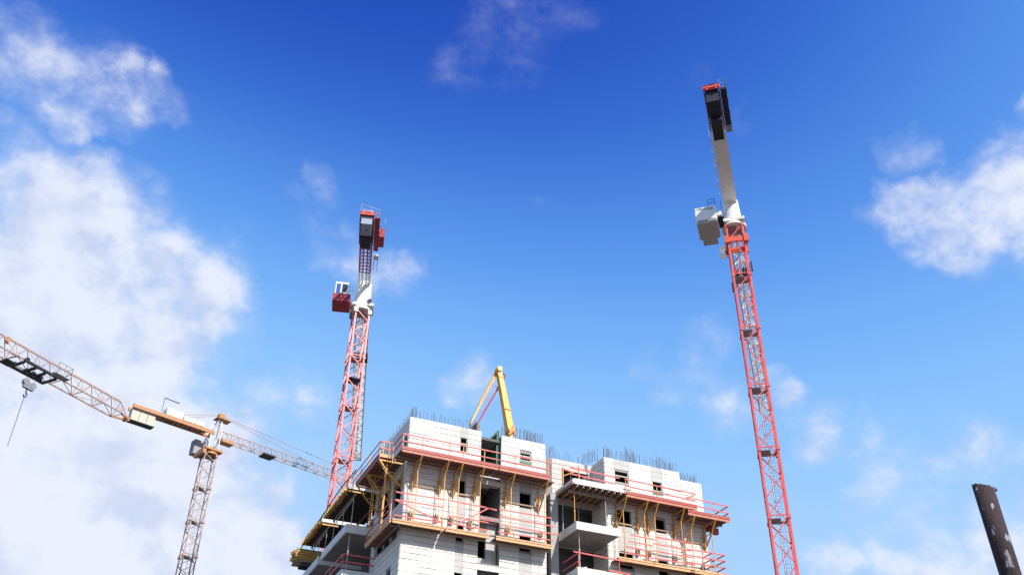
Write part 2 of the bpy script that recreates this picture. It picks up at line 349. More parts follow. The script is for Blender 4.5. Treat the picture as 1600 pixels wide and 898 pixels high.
for w, h, s, z, plane, c, outw, mk, k in PANELS:
    proud = (.032 if mk == 'stone' else .02)+rp.uniform(0, .008)
    d0, d1 = c-.0, c+outw*proud
    if mk == 'stone' and used[mk] < limit[mk] or mk != 'stone' and used[mk] < limit[mk]:
        used[mk] += 1
        key = (round(w, 2), round(h, 3), plane, mk, outw)
        if key not in cache:
            q = MB()
            if plane == 'a': q.box(-w/2, w/2, -.03, .004, -h/2, h/2)
            else: q.box(-.03, .004, -w/2, w/2, -h/2, h/2)
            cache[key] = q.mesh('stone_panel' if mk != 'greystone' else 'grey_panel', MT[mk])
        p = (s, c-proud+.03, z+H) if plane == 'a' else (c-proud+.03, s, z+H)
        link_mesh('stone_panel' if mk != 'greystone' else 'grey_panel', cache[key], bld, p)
    else:
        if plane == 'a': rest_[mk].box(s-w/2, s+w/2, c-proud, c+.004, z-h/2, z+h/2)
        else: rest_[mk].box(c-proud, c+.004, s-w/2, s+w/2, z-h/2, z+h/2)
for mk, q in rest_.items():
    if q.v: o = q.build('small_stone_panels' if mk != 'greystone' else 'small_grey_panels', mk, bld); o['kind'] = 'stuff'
# slabs, interior partitions and added light blockers
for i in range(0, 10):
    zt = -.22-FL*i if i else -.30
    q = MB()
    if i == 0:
        q.box(.21, 10.24, .21, 6.8, zt-.2, zt); q.box(15.58, 23.7, .21, 6.8, zt-.5, zt-.4); q.box(10.66, 15.16, 2.11, 6.8, zt-.3, zt-.1)  # top deck added to keep light out of the open top storey
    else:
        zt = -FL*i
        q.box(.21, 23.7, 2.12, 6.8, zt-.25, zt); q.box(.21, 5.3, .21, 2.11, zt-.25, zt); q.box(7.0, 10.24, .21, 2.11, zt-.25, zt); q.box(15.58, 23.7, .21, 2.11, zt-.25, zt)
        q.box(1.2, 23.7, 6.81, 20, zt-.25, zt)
    q.build('floor_and_shade_slab', 'inner', bld)
q = MB(); q.box(.21, 23.7, 3.2, 3.4, ZB, -.32); q.box(1.41, 23.7, 6.6, 6.79, ZB, -.5); q.box(6.0, 6.2, 2.3, 4.59, ZB, -3.5); q.box(1.2, 1.4, 6.82, 20, ZB, -3.46); q.box(1.41, 23.7, 20, 20.2, ZB, -3.4); q.box(23.72, 23.92, 9.01, 20.2, ZB, -3.4); q.box(.2, 1.4, 6.86, 7.0, ZB, -3.46)  # the long wall behind the openings is added to block light
q.build('partition_and_shade_wall', 'inner', bld)
q = MB(); q.box(5.1, 5.34, .24, 4.58, ZB, -.02); q.box(6.94, 7.18, .24, 4.58, ZB, -.02); q.build('partition_and_shade_wall', 'inner', bld)
# slab edges and back walls of the narrow recess
for i in range(1, 4):
    q = MB(); q.box(5.38, 6.9, .02 if i == 2 else .12, 2.3, -FL*i-.15, -FL*i+.1); q.build('recess_slab', 'paleconc', bld)
q = MB(); q.box(5.38, 6.9, .1, .35, -3.97, -3.67); q.build('lintel', 'paleconc', bld)
walls('wall', 'a', 5.362, 6.918, -6.56, [(5.4,6.12,-8.98,-7.75),(5.4,6.12,-12.1,-10.9)], c=.55, zb=-20)
q = MB(); q.box(5.38, 6.9, .5, .545, -9.45, -6.6); q2 = MB()
q2.box(6.14, 6.9, .50, .545, -9.45, -6.7); q2.box(5.38, 6.12, .50, .545, -9.45, -9.0); q2.build('plaster_panel', 'greystone', bld)
# frames in the window openings
rw = random.Random(5)
for hs, in ((h_left,), (h_right,)):
    for a0, a1, z0, z1 in hs:
        if a0 > 5 and a1 < 7: continue
        if z1 < -12: continue
        top = z1 > -2
        q = MB(); t_ = .075 if top else .045
        q.box(a0, a0+t_, .015, .16, z0, z1); q.box(a1-t_, a1, .015, .16, z0, z1); q.box(a0+t_, a1-t_, .015, .16, z1-t_, z1); q.box(a0+t_, a1-t_, .015, .16, z0, z0+t_)
        fr = q.build('window_frame', 'frame', bld)
        if top and (a0 > 8 and a0 < 9 or a0 > 19):
            s = MB(); s.box(a0-.02, a1+.02, -.05, .012, z0-.32, z0-.02); s.build('sill_board', 'green', bld)
        if top: s = MB(); s.box(a0+t_, a1-t_, .05, .1, (z0*.42+z1*.58)-.05, (z0*.42+z1*.58)+.05); s.build('window_crossbar', 'frame', bld)
for b0, b1, z0, z1 in h_side[:4]:
    q = MB(); n = max(1, round((b1-b0)/1.7))
    for i in range(n+1):
        x = b0+(b1-b0)*i/n; q.box(.03, .16, x-.04, x+.04, z0, z1)
    q.build('window_frame', 'frame', bld)
q = MB(); q.box(.02, .18, 6.35, 6.84, -8.3, -6.9); q.build('end_pillar', 'paleconc', bld)
# big window frame of the set-back wall
q = MB()
for x in (12.75, 13.45, 14.89): q.box(x, x+.06, 1.86, 1.95, -2, -.75)
q.box(12.75, 14.95, 1.86, 1.95, -2.0, -1.94); q.build('window_frame', 'dark', bld)
# pillar between the dark slot and the balconies
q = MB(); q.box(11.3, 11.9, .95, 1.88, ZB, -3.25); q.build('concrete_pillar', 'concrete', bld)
q = MB(); q.box(10.66, 11.28, 1.4, 1.88, ZB, -3.3); q.build('slot_shade_wall', 'dark', bld)  # near-black wall put in the slot, its shade given as colour
# balconies: slab with a turned-up edge
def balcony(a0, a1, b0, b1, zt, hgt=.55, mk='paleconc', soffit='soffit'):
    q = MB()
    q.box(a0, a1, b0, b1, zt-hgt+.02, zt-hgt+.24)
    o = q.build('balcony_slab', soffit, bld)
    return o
def upstand(o, pieces, zt, hgt=.55, mk='paleconc'):
    for p in pieces:
        q = MB(); q.box(*p, zt-hgt, zt); q.build('balcony_upstand', mk, o)
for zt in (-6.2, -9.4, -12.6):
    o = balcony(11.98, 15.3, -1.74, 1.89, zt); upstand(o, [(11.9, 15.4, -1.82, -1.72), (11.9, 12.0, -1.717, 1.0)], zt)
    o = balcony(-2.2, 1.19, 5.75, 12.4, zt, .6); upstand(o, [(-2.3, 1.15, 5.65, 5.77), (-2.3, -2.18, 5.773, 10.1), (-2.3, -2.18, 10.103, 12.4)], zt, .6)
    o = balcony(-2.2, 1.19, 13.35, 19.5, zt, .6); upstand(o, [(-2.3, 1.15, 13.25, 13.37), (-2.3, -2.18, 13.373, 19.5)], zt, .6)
# starter bars
rb = MB(); rb.tube([(0,0,0),(0,0,.5),(0,0,1)], .014, 5); me_bar = rb.mesh('starter_bar', MT['rebar'])
ra = random.Random(11); nb_ = 0
def bar_at(a, b, z, h):
    o = link_mesh('starter_bar', me_bar, bld, (a, b, z+H-.05)); o.scale = (1, 1, h); o.rotation_euler = (ra.gauss(0,.035), ra.gauss(0,.035), 0)
def row(n, p0, p1, hmin, hmax, dz=0, jit=.05):
    for i in range(n):
        t_ = (i+ra.uniform(-.3,.3))/n
        bar_at(p0[0]+(p1[0]-p0[0])*t_+ra.uniform(-jit,jit), p0[1]+(p1[1]-p0[1])*t_+ra.uniform(-jit,jit), dz, ra.uniform(hmin, hmax))
row(30, (.1,.12), (5.3,.12), .55, .85); row(7, (.05,.1), (.5,.2), .75, 1.0); row(26, (.1,.3), (.1,6.6), .5, .8)
row(8, (4.6,.5), (5.3,1.2), .9, 1.5); row(26, (8.0,.12), (10.4,.12), .75, 1.1); row(12, (9.0,.5), (10.4,.6), .8, 1.25); row(5, (7.0,.15), (7.5,.5), .8, 1.3)
row(14, (11.2,1.95), (12.4,2.0), .6, 1.15); row(10, (12.4,2.0), (14.8,2.0), .3, .8); row(14, (14.6,2.0), (15.3,.6), .8, 1.15)
row(34, (15.45,.12), (21.9,.12), .6, 1.0); row(16, (17.3,.3), (18.4,.35), .7, 1.5); row(16, (20.2,.3), (21.8,.4), .8, 1.35); row(8, (15.5,.2), (16.2,.4), .8, 1.25); row(18, (22.05,.12), (23.7,.12), .45, .85, -.6); row(5, (23.3,.2), (23.7,.3), .7, 1.05, -.6)

# ------------------------------------------------------------------ suspended platforms
def platform(label, a0, a1, z, b=-1.7, inner=-.05, rails=(), posts=(), post_h=1.12, hang=None, lower=False, toe='plyred', axis='a', fasc=.2, joist='pinkwood', group='scaffold platforms hung on the facade'):
    """deck along axis; b = outer edge, inner = inner edge (towards the wall)"""
    def P(s, o, zz): return (s, o, zz) if axis == 'a' else (o, s, zz)
    def bx(mb, s0, s1, o0, o1, z0, z1):
        return mb.box(s0, s1, o0, o1, z0, z1) if axis == 'a' else mb.box(o0, o1, s0, s1, z0, z1)
    t_ = thing('scaffold_platform', label, 'scaffold platform', loc_ab(*P((a0+a1)/2, (b+inner)/2, z-.2)), YAW, group, P((a0+a1)/2, (b+inner)/2, z-.2))
    n = 5; w = (inner-b)/n
    for i in range(n):
        bx(MB(), a0, a1, b+w*i+.008, b+w*(i+1)-.008, z-.05, z+rw.uniform(-.006,.006)).build('deck_plank', 'ply', t_)
    e = .045 if inner > b else -.045
    bx(MB(), a0-.01, a1+.01, b-e, b-.003*(1 if e > 0 else -1), z-.02, z+fasc).build('toe_board', toe, t_)
    bx(MB(), a0+.01, a1-.01, b-e*.6, b+e*1.6, z-.20, z-.055).build('edge_beam', joist, t_)
    bx(MB(), a0+.01, a1-.01, b+(inner-b)*.62-.04, b+(inner-b)*.62+.05, z-.20, z-.055).build('edge_beam', 'oldtimber', t_)
    for (s0, z0, s1, z1) in rails:
        MB().bar(P(s0, b-e*.2, z0), P(s1, b-e*.2, z1), .042, .078).build('guard_rail', 'rail', t_)
    for s in posts:
        br = MB()
        br.bar(P(s, b+e, z-.2), P(s, b+e, z+post_h), .05, .05)
        o = br.build('guard_post', 'yellow', t_)
    return t_, P
def brackets(t_, P, posts, z, b=-1.7, wall=-.06, knee=-1.1, zk=-1.0, zlow=None):
    sg = 1 if b < wall else -1
    for k, s in enumerate(posts):
        q = MB()
        q.bar(P(s, b, z-.26), P(s, wall, z-.26), .06, .1)
        q.bar(P(s, b, z-.24), P(s, knee, z+zk), .07, .09)
        q.bar(P(s, knee, z+zk), P(s, wall-.05*sg, z-1.95), .07, .1)
        q.bar(P(s, wall-.05*sg, z-.3), P(s, wall-.05*sg, z-2.1), .07, .1)
        q.bar(P(s-.16, wall-.05*sg, z-.9), P(s-.16, wall-.05*sg, z-1.9), .05, .05)
        q.bar(P(s, knee, z+zk), P(s, wall-.05*sg, z+zk-.05), .05, .05)
        q.bar(P(s, knee*.45, z-1.45), P(s, wall-.05*sg, z-1.2), .04, .05)
        q.build('bracket', 'yellow', t_)
        if zlow:
            q = MB(); q.bar(P(s-.02, knee, z+zk), P(s-.02, knee, zlow-.25), .05, .05); q.build('hanger_tube', 'yellow', t_)
            q = MB(); q.bar(P(s-.1, -.34 if axis_is_a(P) else -.34, z-1.5), P(s-.1, -.34, zlow+.05), .03, .03); q.build('hanger_tube', 'yellow', t_)
def axis_is_a(P): return P(1, 0, 0)[0] == 1
ZU, ZL, BU, BL = -3.32, -7.98, -1.7, -1.08
aU0 = F(628, 703, BU)[0]; aM = F(779, 733, BU)[0]; aU1 = F(860, 748, BU)[0]
pU = [F(x, y, BU)[0] for x, y in ((660,706),(702,716),(724,720))]; pU2 = [F(x, y, BU)[0] for x, y in ((757,728),(805,738),(857,748))]
seg = [(aU0, aM, pU+pU2[:1]), (aM+.06, aU1, pU2[1:])]
for (s0, s1, ps), lb in zip(seg, ('long red guarded platform under the green formwork gap, beside the block corner', 'red guarded platform beneath the small green-silled window of the near block')):
    t_, P = platform(lb, s0, s1, ZU, BU, rails=[(s0, ZU+1.08, s1, ZU+1.08), (s0, ZU+.56, s1, ZU+.56)], posts=ps+[s0+.04] if s0 == aU0 else ps)
    brackets(t_, P, ps, ZU, BU, zlow=ZL)
    if s0 == aU0:
        MB().bar((aU0, BU, ZU+1.08), (aU0, .4, ZU+1.08), .045, .09).build('guard_rail', 'rail', t_); MB().bar((aU0, BU, ZU+.56), (aU0, .4, ZU+.56), .045, .09).build('guard_rail', 'rail', t_)
        MB().bar((aU0+.03, .42, ZU-.2), (aU0+.03, .42, ZU+1.12), .05).build('guard_post', 'yellow', t_)
    else:
        q = MB(); q.box(s1+.01, s1+.5, -1.25, .4, ZU-.12, ZU-.06); q.build('corner_deck', 'ply', t_)
        for zz in (1.05, .55): MB().bar((s1, BU, ZU+zz), (s1+.75, -.2, ZU+zz-.3), .045, .09).build('guard_rail', 'rail', t_)
# right wing, upper
r0_, r1_ = F(979, 769, BU)[0], F(1089, 793, BU)[0]; r2_, r3_ = F(1075, 800, BU)[0], F(1140, 810, BU)[0]
pr = [F(x, y, BU)[0] for x, y in ((979,770),(1012,777),(1028,779),(1069,787))]; pr2 = [F(x, y, BU)[0] for x, y in ((1085,801),(1117,806))]
zr = F(1030, 781, BU)[1]; zr2 = F(1105, 805, BU)[1]
t_, P = platform('red guarded platform under the two top windows of the far wing', r0_, r1_, zr, BU, rails=[(r0_-.1, zr+1.12, r1_, zr+1.05), (r0_-.1, zr+.6, r1_-.1, zr+.5), (r1_-.9, zr+.48, r1_-.1, zr+1.0)], posts=[pr[0], pr[2]])
brackets(t_, P, pr, zr, BU, zlow=ZL)
t_, P = platform('red platform wrapping the outer end of the far wing, lower than its neighbour', r2_, r3_, zr2, BU, rails=[(r2_-.1, zr2+1.15, r3_, zr2+1.05), (r2_, zr2+.62, r3_, zr2+.52)], posts=[pr2[1]])
brackets(t_, P, pr2, zr2, BU, zlow=ZL)
for zz in (1.03, .5): MB().bar((r3_-.05, BU, zr2+zz), (r3_-.05, .9, zr2+zz), .045, .09).build('guard_rail', 'rail', t_)
q = MB(); q.box(24.1, r3_-.1, -.09, 1.1, zr2-.06, zr2); q.build('deck_plank', 'ply', t_); q = MB(); q.box(24.05, r3_-.35, .2, .32, zr2-.3, zr2-.07); q.build('edge_beam', 'plyred', t_); q = MB(); q.box(24.1, 24.75, -.5, -.2, zr2-.75, zr2-.3); q.build('edge_beam', 'plyred', t_)
# left side, upper
t_, P = platform('red guarded platform along the shaded side wall, with yellow knee braces', .45, 6.0, -3.1, -1.84, -.05, rails=[(.45, -2.05, 7.6, -2.05), (.45, -2.55, 7.6, -2.55)], posts=(.5, 3.2, 5.9), axis='b')
brackets(t_, P, (.55, 3.3, 5.7), -3.1, -1.8, knee=-1.15)
MB().box(-1.84, -1.02, .40, .445, -3.2, -2.96).build('end_board', 'timber', t_)
for zz in (-2.05, -2.55): MB().bar((-1.84, .42, zz), (-1.0, .42, zz), .045, .09).build('guard_rail', 'rail', t_)
for s in (-1.6, -1.2): MB().bar((s, .43, -3.2), (s, .43, -2.0), .045).build('guard_post', 'yellow', t_)
for s, h_ in ((2.3,.9),(2.4,1.0),(2.5,.75),(2.65,.9),(2.8,.7),(6.9,.9),(7.05,.7),(7.2,1.0),(7.35,.8),(7.5,.9)):
    bar_at(-1.25+ra.uniform(-.1,.1), s, -2.9, h_+.9)
# lower platforms, front
def rl(pts, b=BL):                                    # pixel rails -> a, z
    r_ = []
    for x0, y0, x1, y1 in pts:
        p, q = F(x0, y0, b), F(x1, y1, b); r_.append((p[0], p[1], q[0], q[1]))
    return r_
def lower(label, x0, x1, rails, posts, zz=ZL, toe=None):
    a0, a1 = F(x0[0], x0[1], BL)[0], F(x1[0], x1[1], BL)[0]
    return platform(label, a0, a1, zz, BL, rails=rl(rails), posts=[F(x, y, BL)[0] for x, y in posts], post_h=.7, toe='timber', fasc=.08, joist='timber')
lower('peach timber platform at the block corner with a red diagonal brace sloping towards its end', (613,812), (694,825), [(619,768,697,780.5),(618,780,693,792),(617,780,688,815),(616,804,690,815.5)], [(645,815),(690,822)])
lower('peach timber platform under the dark doorway with a red brace rising towards the doorway', (696,825), (765,835), [(703,781.5,776,796),(717,817,764,793),(700,805,763,816),(699,816,762,828),(750,808,776,813),(750,790,776,797)], [(737,829)])
lower('peach timber platform beneath the second window column of the near block', (775,837), (864,851), [(780,795,862,809),(780,806.5,866,822),(780,818.5,872,835),(778,830,864,844)], [(803,839),(854,847)])
t_, P = lower('peach timber platform on the far wing, next to the projecting balcony', (966,869), (1023,879), [(985,835,1024,843),(983,845,1020,852),(977,853,1020,861),(980,862.5,1022,872)], [(977,872),(1010,877)])
t_, P = lower('peach timber platform on the far wing with broken stub rails at its end', (1021,880), (1086,891), [(1024,838,1080,849),(1020,848.5,1080,860),(1020,859.5,1082,870.5),(1024,871.5,1085,882)], [(1026,880),(1083,890)])
t_, P = lower('peach timber platform past the outer corner of the far wing', (1078,890), (1139,900), [(1073,857,1134,867),(1072,866,1134,876.5),(1074,878,1134,887),(1074,888,1137,897)], [(1115,897)])
a1_ = F(1134, 880, BL)[0]
for zz in (F(1134,867,BL)[1], F(1134,876,BL)[1], F(1134,886,BL)[1]):
    MB().bar((a1_-.1, BL-.1, zz-.05), (a1_-.1, .5, zz-.05), .045, .09).build('guard_rail', 'rail', t_)
    MB().bar((a1_-1.2, BL-.1, zz-.05), (a1_-1.2, .3, zz-.05), .045, .09).build('guard_rail', 'rail', t_)
# lower, side
t_, P = platform('peach edged lower platform along the shaded side wall', -1.05, 4.4, ZL, -1.15, -.05, rails=[(-1.05,-6.75,4.3,-6.75),(-1.05,-7.25,4.3,-7.25),(-1.0,-7.7,4.3,-7.7)], posts=(-.9,), axis='b', toe='timber', fasc=.08, joist='timber')
for s, r_ in ((.9, .07), (1.15, .05), (3.6, .05), (4.1, .05)):
    q = MB(); q.bar((-1.13, s, ZL-.3), (-1.13, s, -3.2), r_).build('hanger_tube', 'yellow', t_)
q = MB(); q.bar((-1.13, .9, -5.2), (-.15, .9, -5.2), .05); q.bar((-1.8, .9, -3.3), (-.2, .9, -5.0), .06); q.build('bracket', 'yellow', t_); q = MB(); q.bar((-1.13, 3.6, -5.6), (-.15, 3.6, -5.6), .05); q.bar((-1.8, 3.6, -3.3), (-.2, 3.6, -5.7), .06); q.build('bracket', 'yellow', t_)
# anchor boxes and waling timbers on the wall
for k, (x, y) in enumerate(((642,803),(682,808),(705,812),(734,817),(793,827),(845,834),(997,862),(1014,865),(1055,872),(1099,887))):
    a_, z_ = F(x, y, -.2)
    q = MB(); q.box(a_-.14, a_+.14, -.3, -.045, z_-.16, z_+.1); q.box(a_-.12, a_-.04, -.28, -.12, z_+.1, z_+.2); q.box(a_+.05, a_+.12, -.28, -.12, z_+.1, z_+.17); q.bar((a_, -.3, z_), (a_, -.42, z_), .04)
    tag(bthing_o := q.build('wall_anchor', 'oldtimber'), 'small dark clamp on the wall above a lower platform, '+('nearest the block corner','second from the block corner','just before the narrow window column','between narrow window column and doorway','just past the dark doorway','beyond the wide window','first beyond the recess balcony','second beyond the recess balcony','right after the far window column','next to the far outer corner')[k], 'clamp', 'clamps on the wall'); bthing_o.location = loc_ab(0,0,0); bthing_o.rotation_euler = (0,0,YAW)
for x0, y0, x1, y1, lb in ((640,757,688,765,'brown timber batten on the wall near the block corner'),(716,770,742,777,'brown timber batten across the narrow dark window'),(790,783,845,794,'brown timber batten across the wide dark window of the near block'),(963,815,990,822,'grey timber batten by the balcony side window of the far wing'),(1016,824,1055,833,'dark timber batten below the blue dark window of the far wing'),(1068,844,1102,850,'pale timber batten near the outer corner of the far wing')):
    p, q_ = F(x0, y0, -.08), F(x1, y1, -.08)
    o = MB().bar((p[0], -.09, (p[1]+q_[1])/2), (q_[0], -.09, (p[1]+q_[1])/2), .05, .11).build('timber_batten', 'oldtimber'); o.location = loc_ab(0,0,0); o.rotation_euler = (0,0,YAW); tag(o, lb, 'batten', 'battens on the wall')
# white downpipe like strip beside the far corner
p = F(1066, 815, -.1); t_ = bthing('plaster_chute', 'white boxed pipe running down the far wing between two brackets', 'pipe', p[0], -.1, -8)
MB().bar((p[0]+.02, -.14, -3.6), (p[0]+.02, -.14, -8.0), .26, .16).build('pipe_run', 'paleconc', t_)
for zz in (-4.4, -6.2): MB().box(p[0]-.14, p[0]+.18, -.24, -.045, zz-.04, zz+.04).build('pipe_clip', 'frame', t_)

# ------------------------------------------------------------------ balcony formwork tables
def joists_side(t_, b0, b1, z, n):
    for i in range(n):
        s = b0+(b1-b0)*i/(n-1)
        q = MB(); e = -2.42-rw.uniform(0,.16)
        q.box(e, .9, s-.04, s+.04, z-.24, z-.2); q.box(e+.003, .9, s-.015, s+.015, z-.2, z-.08); q.box(e, .9, s-.04, s+.04, z-.08, z-.04); bm_ = q.build('timber_beam', 'shadetimber', t_)
        q = MB(); q.box(e-.012, e+.4, s-.047, s+.047, z-.247, z-.195); q.box(e-.012, e+.4, s-.047, s+.047, z-.085, z-.035); q.box(e-.008, e+.4, s-.022, s+.022, z-.194, z-.086); q.build('lit_yellow_end', 'h20', bm_)  # ends keep the beam yellow, the rest is coloured as if shaded
for (b0, b1, lb) in ((6.5, 12.9, 'balcony formwork table on yellow timber beams next to the side platform'), (13.9, 19.6, 'balcony formwork table on yellow timber beams with a dumped beam stack at its end')):
    t_ = bthing('formwork_table', lb, 'formwork', -.7, b0, -6.2, 'balcony formwork tables on the side')
    MB().box(-2.28, 1.1, b0, b1, -3.2, -3.16).build('plywood_sheet', 'ply', t_)
    MB().box(-2.28, 1.1, b0-.1, b0-.01, -3.3, -2.92).build('slab_edge', 'paleconc', t_); MB().box(-2.3, -2.2, b0, b1, -3.15, -2.95).build('slab_edge', 'paleconc', t_)
    MB().box(-2.19, 1.1, b0, b1, -3.155, -2.97).build('fresh_slab', 'concrete', t_)
    joists_side(t_, b0+.15, b1-.15, -3.17, 16)
    for x in (-1.6, .3): MB().box(x-.04, x+.04, b0+.1, b1-.1, -3.62, -3.42).build('ledger_beam', 'oldtimber', t_)
    q = MB(); q.bar((-2.2, b0+.02, -3.45), (-.9, b0+.02, -3.45), .05, .1); q.build('edge_batten', 'h20', t_)
    k_ = 0
    for x in (-1.6, .3):
        for s, wh in ((b0+.6, 'its front edge'), ((b0+b1)/2, 'its middle'), (b1-.6, 'its rear edge')):
            p_ = bthing('steel_prop', 'grey %s prop under the formwork table %s, at %s' % ('outer' if x < 0 else 'inner', 'beside the side platform' if b0 < 7 else 'by the beam stack', wh), 'prop', x, s, -6.55, 'props under the balcony formwork')
            MB().tube([(x,s,-6.5),(x,s,-5.1)], .035, 8).build('outer_tube', 'prop', p_); MB().tube([(x,s,-5.1),(x,s,-3.64)], .026, 8).build('inner_tube', 'prop', p_)
            MB().box(x-.08, x+.08, s-.08, s+.08, -6.55, -6.53).build('foot_plate', 'prop', p_); MB().tube([(x-.08,s,-5.1),(x+.08,s,-5.1)], .02, 6).build('locking_pin', 'prop', p_)
    q = MB(); q.bar((.3, b0+.6, -3.8), (.3, (b0+b1)/2, -6.2), .04); q.bar((.3, b0+.6, -6.2), (.3, (b0+b1)/2, -3.8), .04); q.bar((-1.6, b0+.6, -3.7), (-1.6, b1-1, -3.95), .05,.1); q.build('cross_brace', 'prop', t_)
# beam stack on its landing deck
t_ = bthing('landing_deck', 'small dark cantilever deck carrying the stack of yellow beams', 'deck', -1.8, 18.5, -5.4)
MB().box(-3.1, 1.1, 17.7, 19.3, -5.32, -5.2).build('deck_board', 'oldtimber', t_); MB().box(-2.6, 1.1, 17.9, 18.0, -5.6, -5.33).build('deck_joist', 'dark', t_); MB().box(-2.6, 1.1, 18.9, 19.0, -5.6, -5.33).build('deck_joist', 'dark', t_)
rs = random.Random(2)
for lv in range(4):
    for k in range(5):
        x0 = -3.45+rs.uniform(0,.35); s = 17.75+k*.27; z_ = -5.17+lv*.215
        q = MB(); q.box(x0, x0+2.6, s-.1, s+.1, z_, z_+.05); q.box(x0+.003, x0+2.6, s-.03, s+.03, z_+.05, z_+.15); q.box(x0, x0+2.6, s-.1, s+.1, z_+.15, z_+.2)
        o = q.build('formwork_beam', 'h20'); o.location = loc_ab(0,0,0); o.rotation_euler = (0,0,YAW)
        tag(o, 'yellow formwork beam in the stack on the small landing deck', 'timber beam', 'stacked yellow formwork beams')
# formwork of the balcony in the front recess: joists poke out under a pale fascia
t_ = bthing('formwork_table', 'balcony formwork with pale edge and brown joists poking out, beside the near block', 'formwork', 13.8, -1.2, -6.2)
zf = -3.0
MB().box(11.9, 16.5, -1.40, 1.8, zf-.26, zf-.2).build('plywood_sheet', 'ply', t_)
MB().box(12.0, 16.6, -1.50, -1.41, zf-.3, zf+.1).build('fascia_board', 'paleconc', t_); MB().box(11.86, 11.95, -1.50, 1.3, zf-.24, zf+.06).build('fascia_board', 'paleconc', t_)
for i in range(9):
    x = 12.25+i*.5; y = -1.44-rs.uniform(.04,.16)
    q = MB(); q.box(x-.04, x+.04, y, 1.8, zf-.50, zf-.27); q.build('joist', 'oldtimber', t_)
for k_, y in enumerate((-.75, 1.0)): MB().box(11.9, 15.8, y-.06, y+.06, zf-.72, zf-.51).build('ledger_beam', 'oldtimber', t_)
MB().bar((11.84, -1.52, zf-.32), (11.84, 1.4, zf-.32), .08, .16).build('edge_batten', 'oldtimber', t_)
for x, y, mk in ((12.35,-.75,'yellow'), (13.6,1.0,'prop'), (14.9,-.72,'prop'), (12.3,.98,'prop')):
    p_ = bthing('steel_prop', 'yellow telescopic prop at the outer corner of the recess balcony' if mk == 'yellow' else {13.6: 'grey telescopic prop deep in the recess balcony, midway along', 14.9: 'grey telescopic prop at the far wing end of the recess balcony edge', 12.3: 'grey telescopic prop behind the yellow one in the recess balcony'}[x], 'prop', x, y, -6.53, 'props in the recess balcony')
    MB().tube([(x,y,-6.5),(x,y,-5.0)], .04, 8).build('outer_tube', mk, p_); MB().tube([(x,y,-5.0),(x,y,zf-.73)], .03, 8).build('inner_tube', mk, p_); MB().box(x-.09, x+.09, y-.09, y+.09, -6.53, -6.505).build('foot_plate', mk, p_); MB().tube([(x-.09,y,-5),(x+.09,y,-5)], .02, 6).build('locking_pin', mk, p_)
for (x, y, z0, z1, lb) in ((12.35,-1.3,-9.2,-6.77,'white prop between the two recess balconies'), (-1.9,5.95,-9.2,-6.82,'white prop between the two side balconies by the red railing'), (-1.2,13.6,-9.2,-6.82,'pale prop under the farther side balcony')):
    p_ = bthing('steel_prop', lb, 'prop', x, y, z0-.52, 'props between balconies')
    MB().tube([(x,y,z0-.2),(x,y,(z0+z1)/2)], .038, 8).build('outer_tube', 'prop', p_); MB().tube([(x,y,(z0+z1)/2),(x,y,z1)], .028, 8).build('inner_tube', 'prop', p_); MB().tube([(x-.08,y,(z0+z1)/2),(x+.08,y,(z0+z1)/2)], .02, 6).build('locking_pin', 'prop', p_)
# rails over the recess formwork
t_ = bthing('guard_rail_frame', 'red double guard rail with yellow posts in front of the set-back top window', 'guard rail', 13.5, -1.1, -3.0)
for p in ((891,730,968,746.5), (893,740,962,755.5), (878,731,893,737)):
    r_ = rl([p], -1.2)[0]; MB().bar((r_[0], -1.2, r_[1]), (r_[2], -1.2, r_[3]), .045, .095).build('rail', 'rail', t_)
for x, y in ((880, 750), (905, 748)):
    a_, z_ = F(x, y, -1.2); MB().bar((a_, -1.17, z_-.25), (a_, -1.17, z_+1.0), .09, .06).build('post', 'yellow', t_)
a_, z_ = F(880, 750, -1.2); a2_, z2_ = F(905, 735, -1.2); MB().bar((a_, -1.16, z_+.35), (a2_, -1.16, z2_+.05), .05).build('cross_tube', 'yellow', t_)
# railings on lower balconies
def railing(lb, segs, posts, b):
    t_ = bthing('balcony_railing', lb, 'railing', segs[0][0][0], b, -9.6, 'red balcony railings')
    for p, q in segs: MB().bar(p, q, .045, .09).build('rail', 'rail', t_)
    for p, h_ in posts: MB().bar(p, (p[0], p[1], p[2]+h_), .045).build('post', 'rail', t_)
a0, z0 = F(895.5, 861, -1.75); a1, z1 = F(975, 876.5, -1.75)
railing('red board railing above the rubble-strewn recess balcony', [((a0,-1.78,z0),(a1,-1.78,z1)), ((12.0,-1.75,z0-.05),(12.0,.6,z0-.05)), ((12.0,-1.75,z0-.6),(12.0,.6,z0-.6)), ((14.3,-1.78,-9.25),(16.0,-1.78,-9.3))], [((12.05,-1.7,-9.6),1.15), ((15.2,-1.7,-9.6),1.1)], -1.75)
railing('red board railing on the near side balcony', [((-2.25,5.7,-8.35),(.0,5.7,-8.35)), ((-2.25,5.7,-8.85),(.0,5.7,-8.85)), ((-2.25,5.7,-8.35),(-2.25,10.5,-8.35)), ((-2.25,5.7,-8.85),(-2.25,10.5,-8.85))], [((-2.25,5.72,-9.5),1.2), ((-2.2,8.5,-9.5),1.15), ((-.3,5.72,-9.5),1.1)], 5.7)
